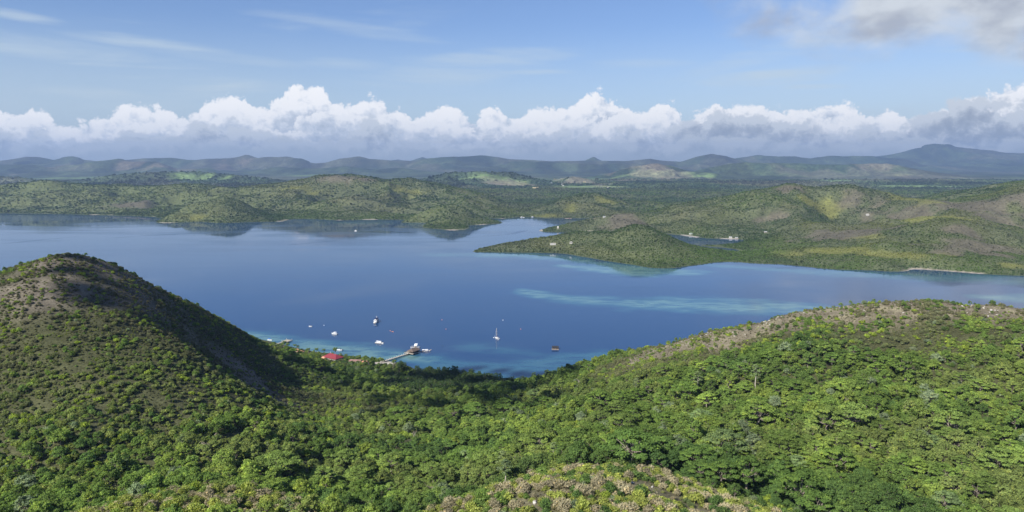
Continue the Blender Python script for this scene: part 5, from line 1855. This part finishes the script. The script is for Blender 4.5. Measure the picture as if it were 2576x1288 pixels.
def plant_tint(x, y, forest, nsp, scrub):
    n = len(x)
    a = fbm(x, y, 26, 3, 91) + rng.normal(size=n) * 0.07
    b = fbm(x, y, 65, 3, 92) + rng.normal(size=n) * 0.06
    c = lerp(np.broadcast_to(C_GREEN, (n, 3)), C_LIME, sstep(a, 0.50, 0.72))
    c = lerp(c, C_DEEP, sstep(b, 0.44, 0.28) * 0.75)
    c = lerp(c, C_OLIVE, sstep(b, 0.56, 0.70) * 0.6)
    pick = rng.uniform(size=n)
    c = np.where((pick < 0.04)[:, None], C_GREYGREEN * 1.1, c)
    c = np.where(((pick > 0.975) & (scrub < 0.6))[:, None], np.array((0.130, 0.172, 0.036)), c)
    c = c * (1 + 0.22 * sstep(x, 70, -60) * sstep(y, 560, 480))[:, None]  # left side albedo raised in place of sunlight
    return c * rng.uniform(0.80, 1.22, (n, 1))


# --- houses and clearings that no plant may stand on: (u, v, radius)


def clear_mask(x, y):
    m = np.ones(len(x), bool)
    for (cx, cy, rr_) in CLEAR:
        m &= np.hypot(x - cx, y - cy) > rr_
    return m



for (u, v, rr_) in [(838, 903, 12), (848, 908, 8), (978, 912, 11), (992, 918, 9), (757, 889, 6), (746, 885, 6), (894, 912, 8), (920, 916, 5), (962, 915, 12)]:
    g_ = G(u, v, 2.0)
    CLEAR.append((g_[0], g_[1], rr_))

# big trees of the forest
x, y = jitter_grid(-560, 640, 150, 960, 5.5)
z = hgt_at(x, y)
m = (z > 0.5) & in_view(x, y, z)
x, y, z = x[m], y[m], z[m]
bare, scrub, forest, nsp, ds, dr = near_cover(x, y)
beach_d = sstep(z, 26, 12) * sstep(y, 560, 640)
pk = rng.uniform(size=len(x))
big = (pk < forest * 0.85 * (1 - bare)) & clear_mask(x, y)
big = big | ((pk > 0.86 - 0.10 * sstep(fbm(x, y, 24, 3, 94), 0.45, 0.6)) & (scrub > 0.4) & clear_mask(x, y)) | ((beach_d > 0.5) & (pk < 0.9) & clear_mask(x, y))
x, y, z, forest, scrub, nsp, beach_d, pk = [a[big] for a in (x, y, z, forest, scrub, nsp, beach_d, pk)]
tint = plant_tint(x, y, forest, nsp, scrub)
dbk, _ = seg_dist(x, y, SPUR_B)
tint = lerp(tint, C_DEEP, 0.65 * sstep(dbk, 95, 50) * (y > 225))
sp = rng.uniform(size=len(x))
spread_p = 0.19 * sstep(fbm(x, y, 70, 3, 95), 0.40, 0.58) * sstep(forest, 0.3, 0.8)
GROVE_X = G(1012, 918)[0]
kindk = np.where((beach_d > 0.5) & (x > GROVE_X) & (y > 600), 3, np.where((sp < spread_p) & (y < 740), 1, np.where((sp > 0.994) & (scrub < 0.3), 2, np.where((sp > 0.989) & (scrub < 0.5), 4, 0))))
for k, kind in enumerate(['broadleaf_tree', 'spreading_tree', 'tall_tree', 'beach_tree', 'bare_tree']):
    s_ = kindk == k
    n = int(s_.sum())
    tt = tint[s_].copy()
    sc = 0.58 + 0.92 * rng.uniform(0, 1, n) ** 2.0
    if kind == 'broadleaf_tree':
        sc = sc * (0.46 + 0.62 * forest[s_])
        sc = np.where((y[s_] > 780) & (x[s_] < GROVE_X), np.minimum(sc, 0.85), sc)
    if kind == 'spreading_tree':
        sc = np.where(rng.uniform(size=n) < 0.13, rng.uniform(1.3, 1.9, n), rng.uniform(0.55, 1.2, n))
        tt = lerp(tt, np.array((0.074, 0.122, 0.026)), 0.5) * rng.uniform(0.8, 1.3, (n, 1))
    if kind == 'tall_tree':
        tt = lerp(tt, C_GREYGREEN, 0.6)
    if kind == 'beach_tree':
        tt = lerp(tt, np.array((0.034, 0.060, 0.026)), 0.75)  # dark-leaved crowns, with the grove's cloud shade put into the tint
        sc = rng.uniform(0.7, 1.1, n)
    if kind == 'bare_tree':
        tt = np.broadcast_to(C_GREY * 1.4, (n, 3)).copy()
    add_plants(kind, x[s_], y[s_], z[s_], sc, tt)

# understorey and scrub
x, y = jitter_grid(-560, 640, 140, 920, 2.5)
z = hgt_at(x, y)
m = (z > 0.25) & in_view(x, y, z)
x, y, z = x[m], y[m], z[m]
bare, scrub, forest, nsp, ds, dr = near_cover(x, y)
pk = rng.uniform(size=len(x))
cl = fbm(x, y, 11, 3, 97)
dens = np.clip(0.98 - bare * (0.60 + 0.20 * (x > 0)) - 0.25 * sstep(forest, 0.6, 1.0), 0.1, 1) * ((0.5 - 0.20 * sstep(scrub, 0.2, 0.7)) + (0.9 + 0.4 * sstep(scrub, 0.2, 0.7)) * sstep(cl, 0.38, 0.56))
dens = np.maximum(dens, 1.0 * sstep(nsp, 0.3, 0.8) * (1 - 0.8 * sstep(bare, 0.5, 0.9)))
m = (pk < dens) & clear_mask(x, y)
x, y, z, bare, scrub, forest, nsp, ds, dr, cl = [a[m] for a in (x, y, z, bare, scrub, forest, nsp, ds, dr, cl)]
n = len(x)
tint = plant_tint(x, y, forest, nsp, scrub)
dry = np.clip(scrub * 0.55 + bare * 0.35, 0, 0.8) * sstep(fbm(x, y, 22, 3, 98) + rng.normal(size=n) * 0.12, 0.40, 0.62)
tint = lerp(tint, np.array((0.118, 0.108, 0.070)), dry)
upper = sstep(ds, 215, 110) * (x < 0)
tint = lerp(tint, np.array((0.098, 0.100, 0.060)) * rng.uniform(0.7, 1.2, (n, 1)), upper * (rng.uniform(size=n) < 0.72))  # olive scrub tone, lightened in colour to lift the flank's shade
lower = sstep(ds, 130, 220) * sstep(x, -60, -130) * sstep(y, 480, 400)
tint = lerp(tint, np.array((0.135, 0.165, 0.050)) * rng.uniform(0.75, 1.25, (n, 1)), lower * (rng.uniform(size=n) < 0.6))
tint = tint * (1 + 0.12 * lower)[:, None]  # lower slope tint brightened to stand in for direct sun
lime = (rng.uniform(size=n) < 0.16 * (0.3 + scrub)) & (fbm(x, y, 30, 2, 99) > 0.45)
tint = np.where(lime[:, None], np.array((0.165, 0.215, 0.036)) * rng.uniform(0.8, 1.15, (n, 1)), tint)
wsp = sstep(nsp, 0.2, 0.8)
tint = lerp(tint, np.array((0.178, 0.205, 0.052)) * rng.uniform(0.75, 1.2, (n, 1)), wsp * (rng.uniform(size=n) < 0.6))
tint = lerp(tint, np.array((0.215, 0.195, 0.130)) * rng.uniform(0.7, 1.15, (n, 1)), wsp * (rng.uniform(size=n) < 0.38))
sc = (0.55 + 1.15 * rng.uniform(0, 1, n) ** 1.6) * (1.28 + 0.05 * forest) * (1 + 0.05 * wsp) * (1 - 0.25 * sstep(bare, 0.4, 0.9)) * (1 - 0.25 * upper)
v = rng.integers(0, 3, n)
v = np.where(rng.uniform(size=n) < 0.12 + 0.35 * wsp + 0.25 * dry, rng.integers(3, 5, n), v)
add_plants('shrub', x, y, z, sc, tint, v)

# low tufts and heath between the bushes
x, y = jitter_grid(-560, 640, 170, 760, 1.95)
z = hgt_at(x, y)
m = (z > 6) & in_view(x, y, z, 60)
x, y, z = x[m], y[m], z[m]
bare, scrub, forest, nsp, ds, dr = near_cover(x, y)
pk = rng.uniform(size=len(x))
cl = fbm(x, y, 7, 3, 197)
m = (pk < (0.72 - 0.45 * bare) * sstep(scrub + nsp, 0.15, 0.5) * (0.35 + 1.3 * sstep(cl, 0.38, 0.6))) & clear_mask(x, y)
x, y, z, bare, scrub, nsp, ds = [a[m] for a in (x, y, z, bare, scrub, nsp, ds)]
n = len(x)
tint = lerp(np.broadcast_to(np.array((0.098, 0.104, 0.050)), (n, 3)), np.array((0.120, 0.106, 0.074)), sstep(bare + 0.5 * (fbm(x, y, 16, 3, 198) - 0.5) + rng.normal(size=n) * 0.1, 0.15, 0.55))
tint = lerp(tint, np.array((0.135, 0.160, 0.046)), 0.7 * sstep(fbm(x, y, 20, 3, 199), 0.5, 0.66)) * rng.uniform(0.75, 1.25, (n, 1))
add_plants('shrub', x, y, z, rng.uniform(0.32, 0.62, n), tint, np.where(rng.uniform(size=n) < 0.35, rng.integers(3, 5, n), rng.integers(0, 3, n)))

# palms along the beach
PALMS = [(844, 883, 9.6), (870, 893, 7), (905, 905, 10), (928, 908, 8.5), (950, 908, 9), (988, 912, 10), (797, 878, 8), (815, 879, 7.5), (727, 872, 8), (741, 869, 7.5),
         (716, 862, 8), (958, 910, 8), (775, 880, 7.5), (915, 914, 7)]
px, py, ps = [], [], []
for (u, vtop, Hh) in PALMS:
    # the crown is seen at (u, vtop): stand the palm where its top meets that sight line
    g_ = G(u, vtop, 2.0 + Hh)
    px.append(g_[0])
    py.append(g_[1])
    ps.append(Hh / 8.0 * 1.15)
px, py, ps = np.array(px), np.array(py), np.array(ps)
pz = np.maximum(hgt_at(px, py), 0.8)
add_plants('palm_tree', px, py, pz, ps, np.tile(np.array((0.058, 0.085, 0.028)), (len(px), 1)), np.arange(len(px)) % 3)

# --- which plants show how large: paint their discs far to near into a small picture
ALL = {k: np.concatenate([np.asarray(p[k]) for p in PLANTS]) for k in ('x', 'y', 'z', 's', 'v', 'r', 't')}
KINDS = list(PROTO)
ALL['k'] = np.concatenate([np.full(len(p['x']), KINDS.index(p['kind'])) for p in PLANTS])
rad = np.array([[PROTO[k][min(v_, len(PROTO[k]) - 1)][2] for v_ in range(6)] for k in KINDS])[ALL['k'], ALL['v']] * ALL['s']
hei = np.array([[PROTO[k][min(v_, len(PROTO[k]) - 1)][3] for v_ in range(6)] for k in KINDS])[ALL['k'], ALL['v']] * ALL['s']
cz = ALL['z'] + hei * 0.62
vis = seen(ALL['x'], ALL['y'], ALL['z'], hei * 0.8)
for k in ALL:
    ALL[k] = ALL[k][vis]
rad, hei, cz = rad[vis], hei[vis], cz[vis]
uu, vv, dd = project(np.stack([ALL['x'], ALL['y'], cz], 1))
buf = np.full((644, 1288), -1, np.int32)
pr = np.maximum(rad * 0.85 / dd * FPX * 0.5, 0.6)
ph = np.maximum(hei * 0.36 / dd * FPX * 0.5, 0.6)
for i in np.argsort(-dd):
    a, b = uu[i] * 0.5, vv[i] * 0.5
    x0, x1, y0, y1 = int(a - pr[i]), int(a + pr[i]) + 1, int(b - ph[i]), int(b + ph[i]) + 1
    if x1 > 0 and y1 > 0 and x0 < 1288 and y0 < 644:
        buf[max(0, y0):y1, max(0, x0):x1] = i
cnt = np.bincount(buf[buf >= 0], minlength=len(uu))
LIMIT = {'broadleaf_tree': 295, 'spreading_tree': 295, 'tall_tree': 60, 'beach_tree': 200, 'bare_tree': 60, 'shrub': 295, 'palm_tree': 20}
indiv = np.zeros(len(uu), bool)
for ki, k in enumerate(KINDS):
    idx = np.nonzero((ALL['k'] == ki) & ((cnt > 5) | (k == 'palm_tree')))[0]
    idx = idx[np.argsort(-cnt[idx])][:LIMIT[k]]
    indiv[idx] = True


def place_word(x, y, z):
    if math.hypot(x - S_TOP[0], y - S_TOP[1]) < 330 and x < -40 and y > 240:
        return 'on the slope of the cone-shaped hill'
    if y < 245:
        return 'on the near ground below the viewpoint'
    if z < 30 and y > 540:
        return 'in the grove behind the beach'
    if x > 60:
        return 'on the hillside below the long rocky ridge'
    return 'in the valley between the two hills'


def tone_word(t):
    r, g, b = t
    if r > 0.95 * g and r > 0.07:
        return 'dry greyish'
    if r > 0.14:
        return 'bright yellow-green'
    if g < 0.075:
        return 'dark green'
    if g > 0.125:
        return 'fresh green'
    return 'mid green'


FORM = {'broadleaf_tree': ('rounded broadleaf tree', 'tree'), 'spreading_tree': ('wide flat-tiered tree', 'tree'), 'tall_tree': ('slender pale-trunked tree', 'tree'),
        'beach_tree': ('tall ragged tree', 'tree'), 'bare_tree': ('nearly leafless tree with pale branches', 'tree'), 'shrub': ('bushy shrub', 'shrub'), 'palm_tree': ('coconut palm', 'palm')}
for i in np.nonzero(indiv)[0]:
    kind = KINDS[ALL['k'][i]]
    cm, tm, _, _ = PROTO[kind][ALL['v'][i]]
    loc = (float(ALL['x'][i]), float(ALL['y'][i]), float(ALL['z'][i]) - 0.15)
    s_ = float(ALL['s'][i])
    form, cat = FORM[kind]
    if kind == 'palm_tree':
        lab = 'coconut palm rising from the trees along the beach'
    elif kind == 'bare_tree':
        lab = form + ' ' + place_word(*loc)
    else:
        tw = tone_word(ALL['t'][i])
        form_ = 'dry wispy shrub' if kind == 'shrub' and ALL['v'][i] > 2 else form
        lab = ('%s %s %s' % (tw, form_, place_word(*loc))).replace('dry greyish dry', 'dry greyish').replace('green dry wispy', 'green wispy')
    if tm is None:
        root = crown = bpy.data.objects.new(kind, cm)
        COL.objects.link(root)
    else:
        root = bpy.data.objects.new(kind, None)
        root.empty_display_size = 1.0
        COL.objects.link(root)
        crown = bpy.data.objects.new('crown', cm)
        COL.objects.link(crown)
        crown.parent = root
        trunk = bpy.data.objects.new('trunk', tm)
        COL.objects.link(trunk)
        trunk.parent = root
    root.location = loc
    root.rotation_euler = (0, 0, float(ALL['r'][i]))
    root.scale = (s_, s_, s_ * (0.9 + 0.25 * ((i * 37) % 10) / 10))
    root['label'] = lab
    root['category'] = cat
    root['group'] = lab.replace(' tree ', ' trees ').replace(' shrub ', ' shrubs ').replace(' palm ', ' palms ')
    crown['tint'] = [float(c) for c in ALL['t'][i]]


# --- everything else: instances
def scatter(name, mesh_list, sel_v, x, y, z, s, t, r, zs=None):
    """one object whose points carry copies of the given meshes"""
    n = len(x)
    me = bpy.data.meshes.new(name)
    me.vertices.add(n)
    me.vertices.foreach_set('co', np.stack([x, y, z], 1).reshape(-1).astype(np.float32))
    sv = np.stack([s, s, s if zs is None else s * zs], 1)
    for nm, ty, key, arr in (('tint', 'FLOAT_COLOR', 'color', np.concatenate([t, np.ones((n, 1))], 1)), ('size', 'FLOAT_VECTOR', 'vector', sv), ('turn', 'FLOAT', 'value', r)):
        a = me.attributes.new(nm, ty, 'POINT')
        a.data.foreach_set(key, np.asarray(arr).reshape(-1).astype(np.float32))
    a = me.attributes.new('pick', 'INT', 'POINT')
    a.data.foreach_set('value', np.asarray(sel_v).astype(np.int32))
    o = link(name, me)
    o['kind'] = 'stuff'
    ng = bpy.data.node_groups.new(name, 'GeometryNodeTree')
    ng.interface.new_socket('Geometry', in_out='INPUT', socket_type='NodeSocketGeometry')
    ng.interface.new_socket('Geometry', in_out='OUTPUT', socket_type='NodeSocketGeometry')
    N, L = ng.nodes, ng.links
    gi, go = N.new('NodeGroupInput'), N.new('NodeGroupOutput')
    jn = N.new('GeometryNodeJoinGeometry')

    def attr(nm, ty):
        q = N.new('GeometryNodeInputNamedAttribute')
        q.data_type = ty
        q.inputs['Name'].default_value = nm
        return q.outputs['Attribute']
    pick, size, turn = attr('pick', 'INT'), attr('size', 'FLOAT_VECTOR'), attr('turn', 'FLOAT')
    cx = N.new('ShaderNodeCombineXYZ')
    L.new(turn, cx.inputs[2])
    for k, src in enumerate(mesh_list):
        if src is None:
            continue
        cp = N.new('FunctionNodeCompare')
        cp.data_type = 'INT'
        cp.operation = 'EQUAL'
        L.new(pick, cp.inputs[2])
        cp.inputs[3].default_value = k
        oi = N.new('GeometryNodeObjectInfo')
        oi.transform_space = 'ORIGINAL'
        oi.inputs['Object'].default_value = src
        oi.inputs['As Instance'].default_value = True
        ip = N.new('GeometryNodeInstanceOnPoints')
        L.new(gi.outputs[0], ip.inputs['Points'])
        L.new(cp.outputs[0], ip.inputs['Selection'])
        L.new(oi.outputs['Geometry'], ip.inputs['Instance'])
        L.new(cx.outputs[0], ip.inputs['Rotation'])
        L.new(size, ip.inputs['Scale'])
        L.new(ip.outputs[0], jn.inputs[0])
    L.new(jn.outputs[0], go.inputs[0])
    md = o.modifiers.new('scatter', 'NODES')
    md.node_group = ng
    return o


def source(kind, v, part):
    me = PROTO[kind][v][part]
    for o in COL.objects:
        if o.data is me:
            return o
    return None


STUFF = {'broadleaf_tree': 'forest_canopy', 'spreading_tree': 'spreading_forest', 'tall_tree': 'slender_forest', 'beach_tree': 'beach_forest', 'bare_tree': 'leafless_undergrowth', 'shrub': 'undergrowth'}
for ki, kind in enumerate(KINDS):
    m = (ALL['k'] == ki) & ~indiv
    if kind not in STUFF or not m.any():
        continue
    srcs = [source(kind, v_, 0) for v_ in range(len(PROTO[kind]))]
    args = [ALL[q][m] for q in ('x', 'y', 'z', 's', 't', 'r')]
    pick = ALL['v'][m]
    if kind in ('tall_tree', 'bare_tree', 'beach_tree'):
        nv = len(srcs)
        srcs = srcs + [source(kind, v_, 1) for v_ in range(nv)]
        pick = np.concatenate([pick, pick + nv])
        args = [np.concatenate([a_, a_]) for a_ in args]
    have = np.array([s_ is not None for s_ in srcs])
    good = np.nonzero(have)[0]
    pick = np.where(have[pick], pick, good[0])
    scatter(STUFF[kind], srcs, pick, args[0], args[1], args[2] - 0.15, args[3], args[4], args[5])

# woods round the bay
parts_x, parts_y, parts_w = [], [], []
for (y0, y1, s_) in ((1500, 2000, 3.8), (2000, 2700, 4.6), (2700, 3500, 6.2), (3500, 4600, 8.8), (4600, 5900, 14.0), (5900, 8200, 22.0)):
    hw = y1 * 0.76 + 120
    gx, gy = jitter_grid(-hw, hw, y0, y1, s_)
    parts_x.append(gx)
    parts_y.append(gy)
    parts_w.append(np.full(len(gx), s_))
x, y, wdt = np.concatenate(parts_x), np.concatenate(parts_y), np.concatenate(parts_w)
z = hgt_at(x, y)
m = (z > 0.35) & in_view(x, y, z, 110)
x, y, z, wdt = x[m], y[m], z[m], wdt[m]
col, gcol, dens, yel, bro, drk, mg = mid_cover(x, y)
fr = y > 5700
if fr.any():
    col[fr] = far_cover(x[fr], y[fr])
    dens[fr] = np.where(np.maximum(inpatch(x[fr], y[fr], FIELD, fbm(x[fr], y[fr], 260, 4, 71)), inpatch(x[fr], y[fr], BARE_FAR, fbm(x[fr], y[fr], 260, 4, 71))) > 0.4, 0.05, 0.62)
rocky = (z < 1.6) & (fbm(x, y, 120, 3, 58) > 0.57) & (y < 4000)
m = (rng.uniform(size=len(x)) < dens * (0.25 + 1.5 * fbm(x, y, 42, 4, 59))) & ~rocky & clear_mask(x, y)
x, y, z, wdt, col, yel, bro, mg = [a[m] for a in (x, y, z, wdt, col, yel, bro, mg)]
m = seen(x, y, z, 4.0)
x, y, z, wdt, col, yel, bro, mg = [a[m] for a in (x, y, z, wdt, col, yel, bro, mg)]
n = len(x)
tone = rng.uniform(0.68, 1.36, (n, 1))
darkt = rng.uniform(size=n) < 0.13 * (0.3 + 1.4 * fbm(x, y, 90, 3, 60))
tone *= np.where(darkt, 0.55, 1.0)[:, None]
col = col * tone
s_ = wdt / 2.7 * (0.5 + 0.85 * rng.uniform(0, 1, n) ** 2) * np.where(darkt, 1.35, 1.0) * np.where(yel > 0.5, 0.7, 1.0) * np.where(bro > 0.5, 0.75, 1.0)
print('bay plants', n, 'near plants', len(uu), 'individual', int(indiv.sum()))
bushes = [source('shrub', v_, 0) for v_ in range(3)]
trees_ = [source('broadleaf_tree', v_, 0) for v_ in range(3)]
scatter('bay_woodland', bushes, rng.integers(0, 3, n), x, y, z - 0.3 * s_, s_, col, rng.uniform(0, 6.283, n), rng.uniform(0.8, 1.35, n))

# ------------------------------------------------------------------ haze: one closed box of thin air
HZ = ((-19000, -1500, -22), (19000, 23000, 840))
vs = [(x, y, z) for z in (HZ[0][2], HZ[1][2]) for y in (HZ[0][1], HZ[1][1]) for x in (HZ[0][0], HZ[1][0])]
me = bpy.data.meshes.new('haze')
me.from_pydata(vs, [], [(0, 2, 3, 1), (4, 5, 7, 6), (0, 1, 5, 4), (2, 6, 7, 3), (0, 4, 6, 2), (1, 3, 7, 5)])
m, t = new_mat('haze_air')
pv = t.node('ShaderNodeVolumePrincipled', ins={'Color': (0.335, 0.49, 0.79, 1), 'Density': 4.7e-5, 'Anisotropy': 0.1})
t.node('ShaderNodeOutputMaterial', ins={'Volume': pv.outputs[0]})
o = link('haze', me, m)
o['kind'] = 'stuff'

# ------------------------------------------------------------------ a ragged unseen cloud, added left of the view to shade grove and hill flank
cr = np.random.default_rng(41)
tgt = np.array((-55.0, 690.0, 20.0))
Ld = np.array(SUN_DIR)
cc = tgt + Ld * ((1010.0 - tgt[2]) / Ld[2])
mb = MB()
for k in range(85):
    a_, q_ = cr.uniform(0, 2 * math.pi), math.sqrt(cr.uniform())
    px_, py_ = math.cos(a_) * q_ * 165, math.sin(a_) * q_ * 150
    r_ = cr.uniform(7, 16) * (1.2 - 0.4 * q_)
    mb.ball((px_, py_, max(0, 1 - q_) * cr.uniform(0, 30)), r_, r_ * 0.75, 14, 9)
m_, t_ = new_mat('shade_cloud_white')
pb_ = t_.node('ShaderNodeBsdfDiffuse', ins={'Color': (0.85, 0.86, 0.88, 1)})
t_.node('ShaderNodeOutputMaterial', ins={'Surface': pb_})
o = mb.build('shade_cloud', m_, None, True)
o.location = tuple(float(v) for v in cc)
o['kind'] = 'stuff'
